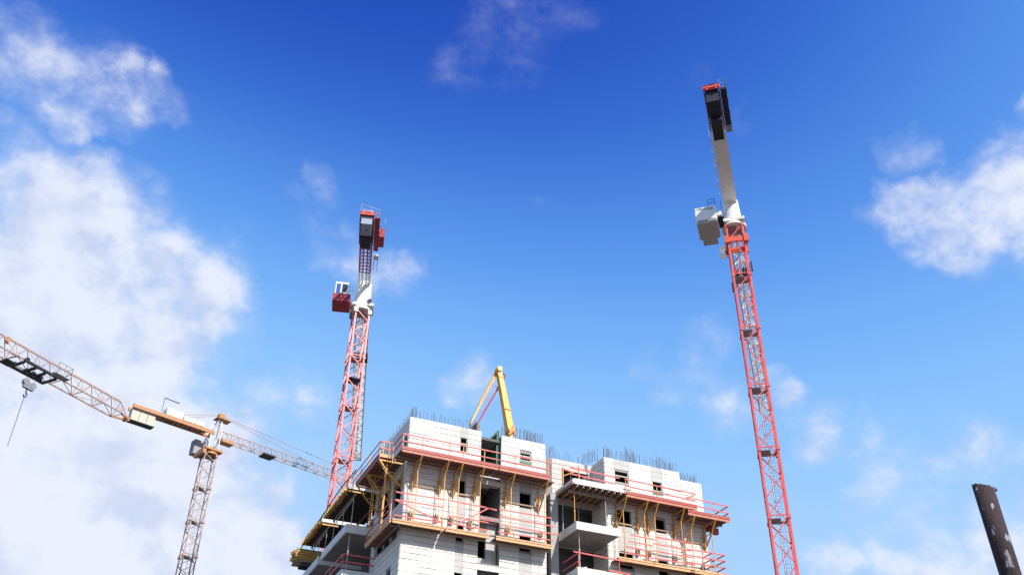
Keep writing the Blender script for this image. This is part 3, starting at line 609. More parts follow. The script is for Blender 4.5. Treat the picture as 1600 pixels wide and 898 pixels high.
# rubble on the lower recess balcony
q = MB(); rr = random.Random(9)
for k in range(34):
    x, y, s = rr.uniform(12.2, 15.2), rr.uniform(-1.74, -1.2), rr.uniform(.05,.16); z_ = -9.4
    i0 = len(q.v); P8 = [Vector((x,y,z_))+Vector((dx*s*rr.uniform(.6,1.3), dy*s*.6*rr.uniform(.6,1.2), dz*s*rr.uniform(.5,1.2))) for dz in (-.2,1) for dx, dy in ((-1,-1),(1,-1),(1,1),(-1,1))]
    q.quadbox(P8)
o = q.build('rubble', 'paleconc'); o.location = loc_ab(0,0,0); o.rotation_euler = (0,0,YAW); tag(o, 'broken white stone rubble heaped on the lower recess balcony edge', 'rubble', kind='stuff')
o = MB().box(11.95, 14.2, -1.6, -1.4, -9.36, -9.3).build('loose_plank', 'timber'); o.location = loc_ab(0,0,.02); o.rotation_euler = (0,0,YAW); tag(o, 'loose brown plank lying by the rubble on the recess balcony', 'plank')

# ------------------------------------------------------------------ green wall formwork in the gap
def form(lb, p0, p1, z0, z1, n, mk='green', out=1):
    p0, p1 = Vector(p0), Vector(p1); d = (p1-p0).normalized(); nrm = Vector((-d.y, d.x))*out
    t_ = bthing('wall_formwork', lb, 'formwork', p0.x, p0.y, z0, 'wall formwork in the gap')
    MB().bar((p0.x,p0.y,(z0+z1)/2), (p1.x,p1.y,(z0+z1)/2), .06, z1-z0).build('skin_sheet', mk, t_)
    for i in range(n):
        c = p0+(p1-p0)*((i+.5)/n)+nrm*.08; MB().bar((c.x,c.y,z0), (c.x,c.y,z1-.02), .07, .1).build('rib', mk, t_)
    for zz in (z0+.3, z1-.35):
        c0, c1 = p0+nrm*.16, p1+nrm*.16; MB().bar((c0.x,c0.y,zz), (c1.x,c1.y,zz), .05, .09).build('waler', mk, t_)
form('green ribbed steel wall form closing the back of the gap', (5.4,2.4), (6.9,2.4), -2.9, .62, 6, out=-1)
form('dark green ribbed steel wall form lining the gap beside the pump boom', (6.86,.3), (6.86,2.3), -2.9, .55, 8, out=1)
form('dark brown wall form standing behind starter bars at the edge of the gap', (5.2,.35), (5.2,1.6), -.05, .95, 5, mk='oldtimber', out=-1)

# ------------------------------------------------------------------ concrete placing boom on the deck
BB = 3.2
ap = F(779, 578, BB); ft = F(797, 676, BB); tip = F(736, 662, BB); 
t_ = bthing('placing_boom', 'folded yellow concrete placing boom with red delivery pipe on the roof deck', 'concrete boom', ft[0], BB, -.5)
A_, Ft, Tp = Vector((ap[0], BB, ap[1])), Vector((ft[0], BB, ft[1])), Vector((tip[0], BB+.2, tip[1]))
dn = (A_-Ft).normalized()
MB().bar(Ft, A_+dn*.15, .5, .62, (0,1,0), .34, .40).build('lower_arm', 'pump', t_)
MB().bar(Ft-dn*.1, Ft-dn*1.6, .34, .34, (0,1,0)).build('pedestal', 'pump', t_)
q = MB(); q.tube([Ft+Vector((-.1,-.42,.1)), Ft+Vector((-.1,.42,.1))], .2, 12); q.bar(Ft+Vector((.32,-.3,-.25)), Ft+Vector((.1,-.3,.55)), .1, .14); q.bar(Ft+Vector((-.25,-.34,-.3)), Ft+Vector((.25,-.34,.25)), .1, .16); q.build('hinge', 'pumporange', t_)
q = MB(); q.tube([A_+Vector((0,-.32,0)), A_+Vector((0,.32,0))], .22, 12); q.build('elbow_joint', 'pump', t_)
du_ = (Tp-A_).normalized()
MB().bar(A_+Vector((-.05,.28,-.05)), A_+(Tp-A_)*.62+Vector((-.03,.28,0)), .22, .30, (0,1,0), .20, .26).build('upper_arm', 'pumporange', t_)
MB().bar(A_+(Tp-A_)*.6+Vector((-.03,.2,0)), Tp, .17, .22, (0,1,0), .13, .16).build('tip_arm', 'pumporange', t_)
pe = Vector((F(792,584,BB)[0], BB+.3, F(792,584,BB)[1])); pb = Vector((F(748,660,BB)[0], BB+.35, F(748,660,BB)[1]))
q = MB(); q.tube([A_+Vector((.05,.3,.05)), A_+Vector((.35,.32,.0)), pe+Vector((-.05,0,.06)), pe, pe+(pb-pe)*.5, pb], .065, 8); q.build('delivery_pipe', 'pipe', t_)
for k in (.25, .5, .72):
    q = MB(); q.bar(pe+(pb-pe)*k, A_+(Tp-A_)*k+Vector((0,.25,0)), .035); q.build('pipe_strut', 'pipe', t_)
q = MB(); q.bar(Ft+dn*1.9+Vector((-.3,-.3,0)), Ft+dn*1.9+Vector((.3,-.3,-.05)), .05, .09); q.bar(A_-dn*.7+Vector((-.2,-.22,0)), A_-dn*.7+Vector((.2,-.22,-.05)), .04, .06); q.build('pipe_clamp', 'pumporange', t_)
q = MB(); off = Vector((.27,-.2,0)); q.tube([Ft+off+dn*.2, Ft+dn*3+Vector((.24,-.2,0)), A_+Vector((.18,-.1,-.1))], .045, 8); q.build('arm_pipe', 'pumporange', t_)
# black cable along the side formwork
pts = [(-2.35,20.0,-3.5),(-2.4,17.5,-3.05),(-2.4,14.0,-3.1),(-2.42,10.5,-2.85),(-2.38,8.0,-2.62),(-2.1,6.9,-2.2),(-1.9,6.2,-1.9)]
o = MB().tube(pts, .045, 7).build('power_cable', 'black'); o.location = loc_ab(0,0,0); o.rotation_euler = (0,0,YAW); tag(o, 'black power cable strung along the edge of the side formwork tables', 'cable')

# ------------------------------------------------------------------ tower cranes
def lattice(mb, w, h, nd, ch, br, x=True, y0=0):
    """square lattice section of width w and height h, standing on z = 0"""
    c = [(-w/2,-w/2),(w/2,-w/2),(w/2,w/2),(-w/2,w/2)]
    chords, web = mb
    for p in c: chords.bar((*p,0), (*p,h), ch, ch)
    for f_ in range(4):
        p, q = c[f_], c[(f_+1) % 4]
        web.bar((*p,.06), (*q,.06), br, br)
        for k in range(nd):
            a, b_ = (p, q) if (k+f_) % 2 == 0 else (q, p)
            web.bar((*a, h*k/nd+.05), (*b_, h*(k+1)/nd-.02), br, br)
def mast(t_, ztop, n, w, matc, matw, ang, nd=3, ch=.17, br=.085, ladder=True, every=1):
    h = ztop/n; c_, wb = MB(), MB(); lattice((c_, wb), w, h, nd, ch, br)
    def rotd(m_):
        R_ = Matrix.Rotation(ang, 3, 'Z'); m_.v = [R_ @ v for v in m_.v]; return m_
    for p in ((-1,-1),(1,-1),(1,1),(-1,1)):
        c_.box(p[0]*w/2-.15, p[0]*w/2+.15, p[1]*w/2-.15, p[1]*w/2+.15, h-.3, h-.02)
    mc_, mw_ = rotd(c_).mesh('mast_section', MT[matc]), rotd(wb).mesh('bracing', MT[matw])
    ld = MB(); x0, y0 = .12*w, -.12*w
    for s in (-.2, .2): ld.bar((x0+s, y0, 0), (x0+s, y0, h-.3), .03)
    for k in range(int(h/.3)): ld.bar((x0-.2, y0, .15+k*.3), (x0+.2, y0, .15+k*.3), .016)
    for k in range(int(h/.9)):
        zz = 1.2+k*.9
        if zz > h-.5: break
        pts = [(x0+.36*math.cos(q_), y0-.36+.36*math.sin(q_)-.0, zz) for q_ in [math.pi*(1.0-i/5*-1) for i in range(6)]]
        ld.tube(pts, .010, 4)
    ml = rotd(ld).mesh('ladder', MT['grate'])
    pl = MB(); pl.box(-w*.42, w*.1, -w*.42, w*.42, h-.22, h-.17); pl.box(w*.1, w*.42, .05*w, w*.42, h-.22, h-.17)
    for s in (-.42, 0, .42): pl.bar((s*w, -w*.42, h-.245), (s*w, w*.42, h-.245), .05, .05)
    mp_ = rotd(pl).mesh('rest_platform', MT['grate'])
    for i in range(n):
        s = link_mesh('mast_section', mc_, t_, (0,0,i*h)); ORI[s.name] = Vector()
        for nm, me in (('bracing', mw_),)+((('ladder', ml), ('rest_platform', mp_)) if ladder else ()):
            link_mesh(nm, me, s, (0,0,0))
def tri_jib(t_, x0, x1, zb, hgt, wid, mc_, mw_, step=2.4, ch=.1, br=.05, taper=1., name='jib', flip=False):
    n = max(2, round((x1-x0)/step)); c_ = MB(); w_ = c_ if mc_ == mw_ else MB()
    def sec(i):
        k = i/n; sc = 1+(taper-1)*k; x = x0+(x1-x0)*k
        return Vector((x, 0, zb+hgt*sc)), Vector((x, wid/2, zb)), Vector((x, -wid/2, zb))
    for i in range(n):
        a, b_, c2 = sec(i); A2, B2, C2 = sec(i+1)
        c_.bar(a, A2, ch*1.1, ch*1.1); c_.bar(b_, B2, ch, ch); c_.bar(c2, C2, ch, ch)
        w_.bar(b_, c2, br); w_.bar(b_, C2, br) if i % 2 else w_.bar(c2, B2, br)
        for p, q in ((b_, B2), (c2, C2)):
            mid = (a+A2)/2
            w_.bar(p, mid, br); w_.bar(mid, q, br)
            if i: w_.bar(p, a, br*.8)
    a, b_, c2 = sec(n); w_.bar(a, b_, br); w_.bar(a, c2, br); w_.bar(b_, c2, br)
    j = c_.build(name, mc_, t_)
    if w_ is not c_: w_.build('lacing', mw_, j)
    return j
def rail_run(mb, pts, h=1.0, step=1.4, r=.022):
    for p, q in zip(pts, pts[1:]):
        p, q = Vector(p), Vector(q); n = max(1, round((q-p).length/step))
        for k in range(n+1):
            c = p+(q-p)*k/n; mb.bar(c, c+Vector((0,0,h)), r*2)
        for zz in (h, h*.5): mb.bar(p+Vector((0,0,zz)), q+Vector((0,0,zz)), r*2)
def crane_frame(tt, D, far, cjend, dz):
    T = pix_at_dist(*tt, D); e = pix_at_z(*cjend, T.z+dz); f_ = pix_at_z(*far, T.z+dz)
    d = (f_-e); d.z = 0; d.normalize(); return T, math.atan2(d.y, d.x), (Vector((e.x-T.x, e.y-T.y))).length, (Vector((f_.x-T.x, f_.y-T.y))).length

# ---- crane with long white box counter-jib (right)
T, ang, Lc, Lj = crane_frame((1146.5, 354), 80, (1199, 640), (1118.5, 139), 2.6)
t_ = thing('tower_crane', 'red lattice tower crane with white box counter-jib and a large white machine cabin', 'tower crane', (T.x, T.y, 0), ang)
print('crane right', T, math.degrees(ang), Lc, Lj)
Ht = T.z
MA = -ang+R(-12)
mast(t_, Ht-.3, 10, 1.6, 'red', 'red', MA, nd=3, ch=.18, br=.085)
MA = -ang+R(-12)                                        # mast orientation in the crane's own frame
def rot_mb(mb, a):
    R_ = Matrix.Rotation(a, 3, 'Z'); mb.v = [R_ @ v for v in mb.v]; return mb
q = MB()
for s in (-1, 1):
    q.box(s*.95-.1, s*.95+.1, -1.05, 1.05, Ht-2.6, Ht-2.05); q.box(-.85, .85, s*.95-.1, s*.95+.1, Ht-2.6, Ht-2.05)
for sx in (-1, 1):
    for sy in (-1, 1): q.box(sx*.95-.22, sx*.95+.22, sy*.95-.22, sy*.95+.22, Ht-2.75, Ht-1.9)
rot_mb(q, MA).build('climbing_collar', 'orange', t_)
q = MB(); q.tube([(0,0,Ht-.4),(0,0,Ht-.05)], 1.25, 24); q.box(-1.2, 1.2, -1.2, 1.2, Ht-.04, Ht+.28); q.build('slewing_ring', 'white', t_)
q = MB(); q.tube([(0,0,Ht+.28),(0,0,Ht+1.7),(0,0,Ht+3.2)], .95, 24, .80); q.build('slewing_tower', 'white', t_, smooth=False)
# counter-jib: two white girders with a plated soffit
ze = Ht+2.6
q = MB()
for s in (-1, 1): q.box(-Lc+1.0, -.6, s*.55-.13, s*.55+.13, ze, ze+.62)
cj = q.build('counter_jib', 'white', t_)
MB().box(-Lc*.72, -.6, -.42, .42, ze+.02, ze+.28).build('soffit_plate', 'white', cj)
q = MB(); q.box(-Lc, -Lc*.69, -.72, -.64, ze-.1, ze+.8); q.box(-Lc, -Lc*.69, .64, .72, ze-.1, ze+.8); q.box(-Lc-.12, -Lc, -.74, .74, ze-.05, ze+.5); q.build('ballast_frame', 'darkred', t_)
q = MB(); q.box(-Lc-.2, -Lc-.125, -.74, .74, ze+.12, ze+.26); q.box(-Lc-.2, -Lc-.125, -.5, -.36, ze-.1, ze+.45); q.box(-Lc-.2, -Lc-.125, .3, .44, ze-.1, ze+.45); q.build('end_trim', 'orange', t_)
nb2 = 7
for k in range(nb2):
    x0 = -Lc+.15+k*(Lc*.28)/nb2; big = k < 3
    q = MB(); wd = .58 if big else .48; q.box(x0, x0+(Lc*.28)/nb2-.04, -wd, wd, ze-(1.3 if big else 1.7), ze+.9); q.build('counterweight', 'navy', t_)
# side walkway with mesh panel and rail
q = MB(); q.box(-Lc-.1, -Lc*.66, -1.32, -.76, ze-.05, ze); q.build('walkway', 'grate', t_)
q = MB(); q.box(-Lc*.99, -Lc*.72, -1.3, -1.24, ze+.01, ze+1.1); q.box(-Lc*.99, -Lc*.72, -1.3, -.82, ze-.12, ze-.055); q.build('mesh_panel', 'navy', t_)
q = MB(); rail_run(q, [(-Lc*.66,-1.32,ze),(-Lc-.1,-1.32,ze),(-Lc-.1,-.76,ze)], 1.0, 1.4, .016); rail_run(q, [(-Lc*.6,.9,ze+.6),(-1.5,.9,ze+.6)], 1.0, 2.2); q.build('handrail', 'grate', t_)
for x in (-3.6, -7.4):
    MB().tube([(x,.72,ze+.2),(x,.95,ze+.2)], .12, 10).build('lamp', 'white', t_)
# machine cabin (to the left seen from the site = +y)
yb, xb = 1.35, -1.1
cab = MB().box(xb-1.15, xb+1.75, yb+.1, yb+2.25, Ht-.55, Ht+1.4).build('machine_cabin', 'white', t_)
MB().box(xb-1.05, xb+1.7, yb+.2, yb+2.15, Ht-.64, Ht-.56).build('cabin_floor', 'frame', cab); MB().box(xb+1.2, xb+2.8, yb+.45, yb+1.95, Ht-.62, Ht-.4).build('cabin_floor', 'frame', cab)
MB().box(xb+1.76, xb+2.8, yb+.5, yb+1.9, Ht-.39, Ht+.5).build('cabin_annex', 'white', cab)
q = MB(); q.box(xb-1.22, xb-1.153, yb+.25, yb+2.1, Ht-.5, Ht-.28); q.box(xb-1.2, xb-1.153, yb+.5, yb+.9, Ht-.28, Ht-.18); q.build('vent_grille', 'grate', cab)
MB().box(xb-.9, xb+.5, .95, yb+.05, Ht-.1, Ht+.75).build('link_cabinet', 'white', t_); q = MB(); q.box(xb-.93, xb-.903, 1.0, 1.15, Ht+.05, Ht+.25); q.box(xb-.93, xb-.903, 1.22, 1.36, Ht+.05, Ht+.25); q.build('vent_grille', 'black', t_)
q = MB(); q.box(xb-1.3, xb+.6, .9, 1.42, Ht-.3, Ht-.24); rail_run(q, [(xb-1.1, 2.2, Ht+1.4), (xb-1.1, 1.5, Ht+1.4)], .9, .6); rail_run(q, [(xb-1.3,.9,Ht+.75),(xb+.8,.9,Ht+.75)], .9, .6); q.build('access_rail', 'navy', t_)
# lettering on the cabin face
fc = bpy.data.curves.new('lettering', 'FONT'); fc.body = 'PSIIIUR@'; fc.size = .38; fc.align_x = 'CENTER'; fc.extrude = .004
fo = bpy.data.objects.new('lettering', fc); col.objects.link(fo); fo.data.materials.append(MT['navy'])
dg = bpy.context.evaluated_depsgraph_get(); me = bpy.data.meshes.new_from_object(fo.evaluated_get(dg)); bpy.data.objects.remove(fo)
me.name = 'lettering'; fo = link_mesh('lettering', me, cab, (xb-1.157, yb+1.17, Ht+1.0)); fo.rotation_euler = (R(90), 0, R(-90))
if not me.materials: me.materials.append(MT['navy'])
# floodlights on the mast
for k in (0, 1):
    z_ = Ht-3.6-k*.85; fl = rot_mb(MB().bar((-.95,-.95,z_), (-1.5,-1.05,z_), .06), MA).build('lamp_arm', 'navy', t_)
    rot_mb(MB().tube([(-1.5,-1.0,z_+.12),(-1.56,-1.4,z_-.12)], .2, 12, .34), MA).build('floodlight', 'white', fl)
q = MB(); q.box(.98, 1.12, -1.02, -.78, Ht-6.4, Ht-5.3); q.box(-1.12, -.98, -1.0, -.8, Ht-8.6, Ht-7.6); rot_mb(q, MA).build('junction_box', 'navy', t_)
# jib pointing away from the camera
tri_jib(t_, 1.0, Lj, ze-.1, 1.5, 1.35, 'white', 'white', ch=.15, br=.07, taper=.75)
q = MB(); q.box(11, 13.2, -.9, .9, ze-.55, ze-.25); q.build('trolley', 'navy', t_)
tr_ = MB(); tr_.box(-.6, .6, -.5, .5, Ht-9.2, Ht-5.2); rot_mb(tr_, MA); 
q = MB()
for z0 in (Ht-6.0, Ht-9.0, Ht-13): q.box(-.15, .15, -.2, .2, z0, z0+1.0)
rot_mb(q, MA).build('cable_drum', 'white', t_)
MB().tube([(.25,.1,0),(.25,.1,Ht-4)], .05, 6).build('power_riser', 'white', t_)

# ---- crane with lattice counter-jib (left)
T, ang, Lc, Lj = crane_frame((564.5, 484), 90, (557.5, 716), (576.5, 337), 2.9)
print('crane left', T, math.degrees(ang), Lc, Lj)
t_ = thing('tower_crane', 'red lattice tower crane with small white cab on a red base and red counter-jib', 'tower crane', (T.x, T.y, 0), ang)
Ht = T.z; MA = -ang+R(24)
mast(t_, Ht-.4, 10, 1.5, 'red', 'red', MA, nd=4, ch=.17, br=.08)
q = MB(); q.tube([(0,0,Ht-.4),(0,0,Ht)], 1.2, 24); q.box(-1.1, 1.1, -1.35, 1.2, Ht+.003, Ht+.3); q.build('slewing_ring', 'white', t_)
q = MB()
for sx in (-1, 1):
    for sy in (-1, 1): q.box(sx*.78-.2, sx*.78+.2, sy*.78-.2, sy*.78+.2, Ht-.9, Ht-.42)
rot_mb(q, MA).build('ring_bracket', 'white', t_)
q = MB(); q.tube([(0,0,Ht+.3),(0,0,Ht+3.4)], .95, 24, .86); q.build('slewing_tower', 'white', t_)
ze = Ht+2.9
# counter-jib: chords, cross bars
def cj_lat(x0, x1, mk, nm, n):
    q = MB()
    for s in (-.6, -.2, .2, .6): q.box(x1, x0, s-.07, s+.07, ze, ze+(.45 if abs(s) > .5 else .14))
    for k in range(n+1):
        x = x0+(x1-x0)*k/n; q.box(x-.05, x+.05, -.6, .6, ze-.06, ze-.003)
        if k < n:
            xn = x0+(x1-x0)*(k+1)/n; q.bar((x,-.6,ze+.05), (xn,-.2,ze+.05), .06); q.bar((x,.6,ze+.05), (xn,.2,ze+.05), .06)
    return q.build(nm, mk, t_)
cj_lat(-.8, -Lc*.24, 'white', 'counter_jib_root', 5); cj_lat(-Lc*.24-.01, -Lc+.1, 'darkred', 'counter_jib', 16)
q = MB(); q.box(-Lc-.15, -Lc, -.72, .72, ze-.05, ze+.45); q.box(-Lc, -Lc*.66, -.74, -.66, ze-.4, ze+.6); q.box(-Lc, -Lc*.66, .66, .74, ze-.4, ze+.6); q.build('ballast_frame', 'darkred', t_)
q = MB(); q.box(-Lc-.2, -Lc-.153, -.72, .72, ze-.03, ze+.08); q.box(-Lc-.2, -Lc-.153, -.55, -.35, ze+.08, ze+.4); q.box(-Lc-.2, -Lc-.153, .3, .5, ze+.08, ze+.4); q.build('end_trim', 'orange', t_)
MB().box(-Lc+.1, -Lc*.84, -.56, .56, ze-1.0, ze+.8).build('counterweight', 'bluegrey', t_)
MB().box(-Lc*.835, -Lc*.69, -.53, .53, ze-1.15, ze+.8).build('counterweight', 'navy', t_)
MB().tube([(-Lc*.92,0,ze-1.14),(-Lc*.92,0,ze-1.1)], .1, 10).build('ballast_eye', 'black', t_)
q = MB(); q.box(-Lc*.98, -Lc*.55, -1.3, -.78, ze+.0, ze+.05); q.build('walkway', 'darkred', t_)
q = MB(); q.box(-Lc*.76, -Lc*.62, -1.85, -1.33, ze-.1, ze+1.0); q.build('winch_cabinet', 'darkred', t_)
q = MB(); q.box(-Lc*.98, -Lc*.8, -1.28, -1.22, ze+.06, ze+.95); q.build('side_panel', 'darkred', t_)
q = MB(); rail_run(q, [(-Lc*.55,-1.3,ze+.05),(-Lc*.98,-1.3,ze+.05),(-Lc*1.0,.7,ze+.4)], 1.0, 1.2, .016); rail_run(q, [(-Lc*.8,-1.8,ze+1),(-Lc*.62,-1.8,ze+1)], .9, 1.2, .016); q.build('handrail', 'grate', t_)
q = MB(); q.box(-Lc*.52, -Lc*.46, -1.4, -.9, ze-.3, ze-.1); q.bar((-Lc*.5,-1.35,ze-.3), (-Lc*.4,-1.35,ze-1.2), .06); q.bar((-Lc*.47,-.95,ze-.3), (-Lc*.4,-.95,ze-1.2), .06); q.build('access_ladder', 'galv', t_)
MB().box(-1.6, .5, -1.05, -.93, Ht+.5, Ht+1.5).build('cable_tray', 'grate', t_)
# cab: white box with windows on a red base
yc = 1.25
cabb = MB().quadbox([(-2.4,yc,Ht-.6),(-.3,yc,Ht-.75),(-.3,yc+1.9,Ht-.75),(-2.4,yc+1.9,Ht-.6),(-2.4,yc,Ht+.35),(-.3,yc,Ht+.35),(-.3,yc+1.9,Ht+.35),(-2.4,yc+1.9,Ht+.35)]).build('cab_base', 'darkred', t_)
cab = MB().box(-2.2, -.3, yc+.35, yc+1.75, Ht+.36, Ht+2.0).build('cab', 'white', t_)
q = MB(); q.box(-2.23, -2.203, yc+1.18, yc+1.62, Ht+.5, Ht+1.75); q.build('window', mat('cab_blue_pane', (.06,.11,.42), .12, var=.05), cab)
MB().box(-2.23, -2.203, yc+.48, yc+1.0, Ht+.75, Ht+1.75).build('window', 'glass', cab); MB().box(-2.0, -.5, yc+1.753, yc+1.77, Ht+.8, Ht+1.8).build('window', 'glass', cab)
q = MB(); rail_run(q, [(-2.35,yc+.3,Ht+.36),(-2.35,yc-.25,Ht+.36)], 1.0, .5); q.box(.2, .6, yc-.3, yc-.02, Ht-.9, Ht+.1); q.build('cab_rail', 'grate', cab)
q = MB(); q.box(-1.0, .9, .9, yc-.01, Ht-.1, Ht+.2); q.build('cab_bracket', 'white', t_)
tri_jib(t_, 1.0, Lj, ze-.1, 1.45, 1.5, 'white', 'white', ch=.15, br=.08, taper=.9)
MB().box(Lj-.1, Lj+.25, -.85, .85, ze-.2, ze+1.1).build('jib_nose', 'grate', t_)
q = MB(); q.box(14, 16, -.9, .9, ze-.6, ze-.28); q.build('trolley', 'navy', t_)
q = MB(); q.box(.95, 1.1, .5, .8, Ht-9.2, Ht-8.2); q.box(-.7, .7, -.7, .7, Ht-9.0, Ht-8.9); rot_mb(q, MA).build('junction_box', 'navy', t_)

# ---- small faded crane with pointed tower head (far left)
zj_T = pix_at_dist(330, 683, 112)
e = pix_at_z(204, 637, zj_T.z); f_ = pix_at_z(512, 742, zj_T.z); d = f_-e; d.z = 0; ang = math.atan2(d.y, d.x); dl = d.normalized()
k_ = (zj_T-e).dot(dl); Tm = e+dl*k_                     # point of the jib line nearest the mast
Lc = (e-Tm).length; Lj = (f_-Tm).length+22
print('crane far', Tm, math.degrees(ang), Lc, Lj)
t_ = thing('tower_crane', 'faded orange tower crane with pointed tower head and hanging concrete ballast', 'tower crane', (Tm.x, Tm.y, 0), ang)
zj = Tm.z; Ht = zj-2.6; MA = -ang+R(35)
mast(t_, Ht, 12, 1.45, 'ambermast', 'ambermast', MA, nd=4, ch=.12, br=.06)
q = MB(); q.tube([(0,0,Ht),(0,0,Ht+.35)], 1.05, 20); q.box(-1.15, 1.15, -1.15, 1.15, Ht+.36, Ht+.62); q.box(-1.4, -1.0, -1.2, 1.2, Ht-.3, Ht+.2); q.build('slewing_ring', 'amber', t_)
q = MB(); lattice((q, q), 1.25, 2.0, 1, .14, .08); q.v = [v+Vector((0,0,Ht+.6)) for v in q.v]; q.build('tower_base', 'galv', t_)
cab = MB().box(-1.7, -.3, .95, 2.0, Ht+.2, Ht+2.0).build('cab', 'grate', t_); MB().box(-1.74, -1.705, 1.05, 1.9, Ht+.7, Ht+1.8).build('window', 'glass', cab); MB().box(-1.5, -.5, 2.003, 2.03, Ht+.8, Ht+1.8).build('window', 'glass', cab)
# tower head
za = pix_at_dist(341, 650, math.hypot(Tm.x, Tm.y)).z
q = MB(); apx = Vector((.5, 0, za))
for sx in (-.7, .7):
    for sy in (-.6, .6): q.bar((sx, sy, zj), apx+Vector((sx*.12, sy*.3, -.2)), .12)
for k in (.3, .6):
    for sy in (-.6, .6): q.bar(Vector((-.7,sy,zj)).lerp(apx, k), Vector((.7,sy,zj)).lerp(apx, k), .06)
    q.bar(Vector((-.7,-.6,zj)).lerp(apx, k), Vector((-.7,.6,zj)).lerp(apx, k), .06)
hd = q.build('tower_head', 'galv', t_)
q = MB(); q.box(apx.x-.35, apx.x+.4, -.35, .35, za-.15, za+.35); q.box(apx.x-.7, apx.x+1.2, -.6, .6, za-.4, za-.32); q.build('head_block', 'amber', hd)
# counter-jib
q = MB()
for s in (-.62, .62): q.box(-Lc, -.2, s-.11, s+.11, zj-.08, zj+.34)
for k in range(9): q.box(-Lc+.5+k*(Lc-1)/8-.06, -Lc+.5+k*(Lc-1)/8+.06, -.48, .48, zj-.2, zj+.1)
cj = q.build('counter_jib', 'amber', t_)
MB().box(-Lc*.95, -Lc*.1, -.45, .45, zj+.12, zj+.16).build('walkway', 'grate', cj)
q = MB(); rail_run(q, [(-Lc*.98,-.8,zj+.42),(-Lc*.62,-.8,zj+.42)], .8, 1.4, .018); rail_run(q, [(-Lc*.98,.8,zj+.42),(-Lc*.3,.8,zj+.42)], .8, 1.4, .018); q.build('handrail', 'galv', cj)
for k in range(3):
    x0 = -Lc+.15+k*.95; MB().box(x0, x0+.9, -.45, .45, zj-1.5, zj+.05).build('counterweight', 'ballast', t_)
MB().box(-Lc+.1, -Lc+3.05, -.5, .5, zj-1.6, zj-1.51).build('ballast_tray', 'black', t_)
MB().box(-Lc*.62, -Lc*.42, -.6, .55, zj+.45, zj+1.35).build('winch_house', 'white', t_); MB().box(-Lc*.41, -Lc*.16, -.7, -.2, zj+.43, zj+.95).build('switch_cabinet', 'white', t_)
q = MB(); q.bar((-Lc*.68,-.7,zj+.43), (-Lc*.68,-.7,zj+2.3), .05); q.bar((-Lc*.68,-.7,zj+2.3), (-Lc*.5,-.7,zj+2.25), .12, .06); q.build('lamp_post', 'black', t_)
tri_jib(t_, .8, Lj, zj-.1, 1.05, 1.0, 'ambermast', 'ambermast', step=1.6, ch=.085, br=.045)
q = MB(); q.box(1.0, 2.6, -.55, .55, zj-.5, zj-.15); q.build('trolley_winch', 'amber', t_); q = MB(); q.box(6.8, 8.4, -.7, .7, zj-.35, zj-.15); q.build('trolley', 'black', t_)
q = MB(); q.tube([apx+Vector((.3,0,.2)), (Lj*.72,0,zj+1.05)], .035, 6); q.tube([apx+Vector((.3,0,.1)), (Lj*.34,0,zj+1.05)], .03, 6)
for s in (-.3, .3): q.tube([apx+Vector((-.3,s,.2)), (-Lc*.58,s*2,zj+.45)], .03, 6)
q.build('tie_bar', 'ambermast', t_)

# ---- jib of a neighbouring crane with its trolley, mast out of view to the left
Z4 = 41.0
tipP = pix_at_z(202, 645, Z4); p1 = pix_at_z(0, 534, Z4); d = (tipP-p1); d.z = 0; d.normalize(); ang = math.atan2(d.y, d.x)
L4 = (tipP-p1).length; base = p1-d*27
t_ = thing('tower_crane', 'long orange and grey lattice crane jib carrying a black trolley and hook block', 'tower crane', (base.x, base.y, 0), ang)
LJ = L4+27; print('crane 4', base, L4)
mast(t_, Z4-2, 8, 1.6, 'ambermast', 'ambermast', R(20), ladder=False)
q = MB(); q.tube([(0,0,Z4-2),(0,0,Z4-1.5)], 1.1, 16); q.box(-1, 1, -1, 1, Z4-1.49, Z4+2.0); q.build('slewing_ring', 'amber', t_)
tri_jib(t_, .8, LJ-1.2, Z4-.75, 1.55, 1.45, 'ambermast', 'ambermast', step=2.35, ch=.11, br=.05, taper=.86)
q = MB(); q.bar((.8,0,Z4+.86), (LJ-1.2,0,Z4+.86-.22), .09, .06); q.build('lifeline_rail', 'amber', t_)
q = MB(); q.bar((LJ-1.3,.6,Z4-.75), (LJ+.1,.1,Z4-.7), .14); q.bar((LJ-1.3,-.6,Z4-.75), (LJ+.1,-.1,Z4-.7), .14); q.tube([(LJ-.2,-.25,Z4-.7),(LJ-.2,.25,Z4-.7)], .22, 12); q.bar((LJ-1.2,0,Z4+.6), (LJ,0,Z4-.6), .05); q.build('jib_nose', 'amber', t_)
q = MB(); q.box(-12, -.8, -.6, .6, Z4-.8, Z4-.2); q.build('counter_jib', 'amber', t_); MB().box(-12, -9, -.55, .55, Z4-2.4, Z4-.82).build('counterweight', 'ballast', t_)
hk = pix_at_z(52, 567, Z4-.9); xt = 1.0+ (Vector((hk.x, hk.y, 0))-Vector((base.x, base.y, 0))).dot(d); print('trolley x', xt, LJ)
q = MB()
for s in (-.95, .95): q.box(xt-1.7, xt+1.7, s-.08, s+.1, Z4-1.0, Z4-.8)
for s in (-1.6, -.5, .5, 1.6): q.box(xt+s-.1, xt+s+.1, -.85, .85, Z4-1.12, Z4-.95)
for s in (-1.35, 1.35):
    for y_ in (-.78, .78): q.tube([(xt+s,y_-.1,Z4-.68),(xt+s,y_+.1,Z4-.68)], .2, 10)
tl = q.build('trolley', 'black', t_)
q = MB(); q.box(xt-2.9, xt-2.0, -.5, .5, Z4-1.35, Z4-1.25); q.bar((xt-2.9,-.5,Z4-1.3), (xt-2.2,-.9,Z4-.8), .08); q.bar((xt-2.9,.5,Z4-1.3), (xt-2.2,.9,Z4-.8), .08)
q.build('trolley_arm', 'black', tl)
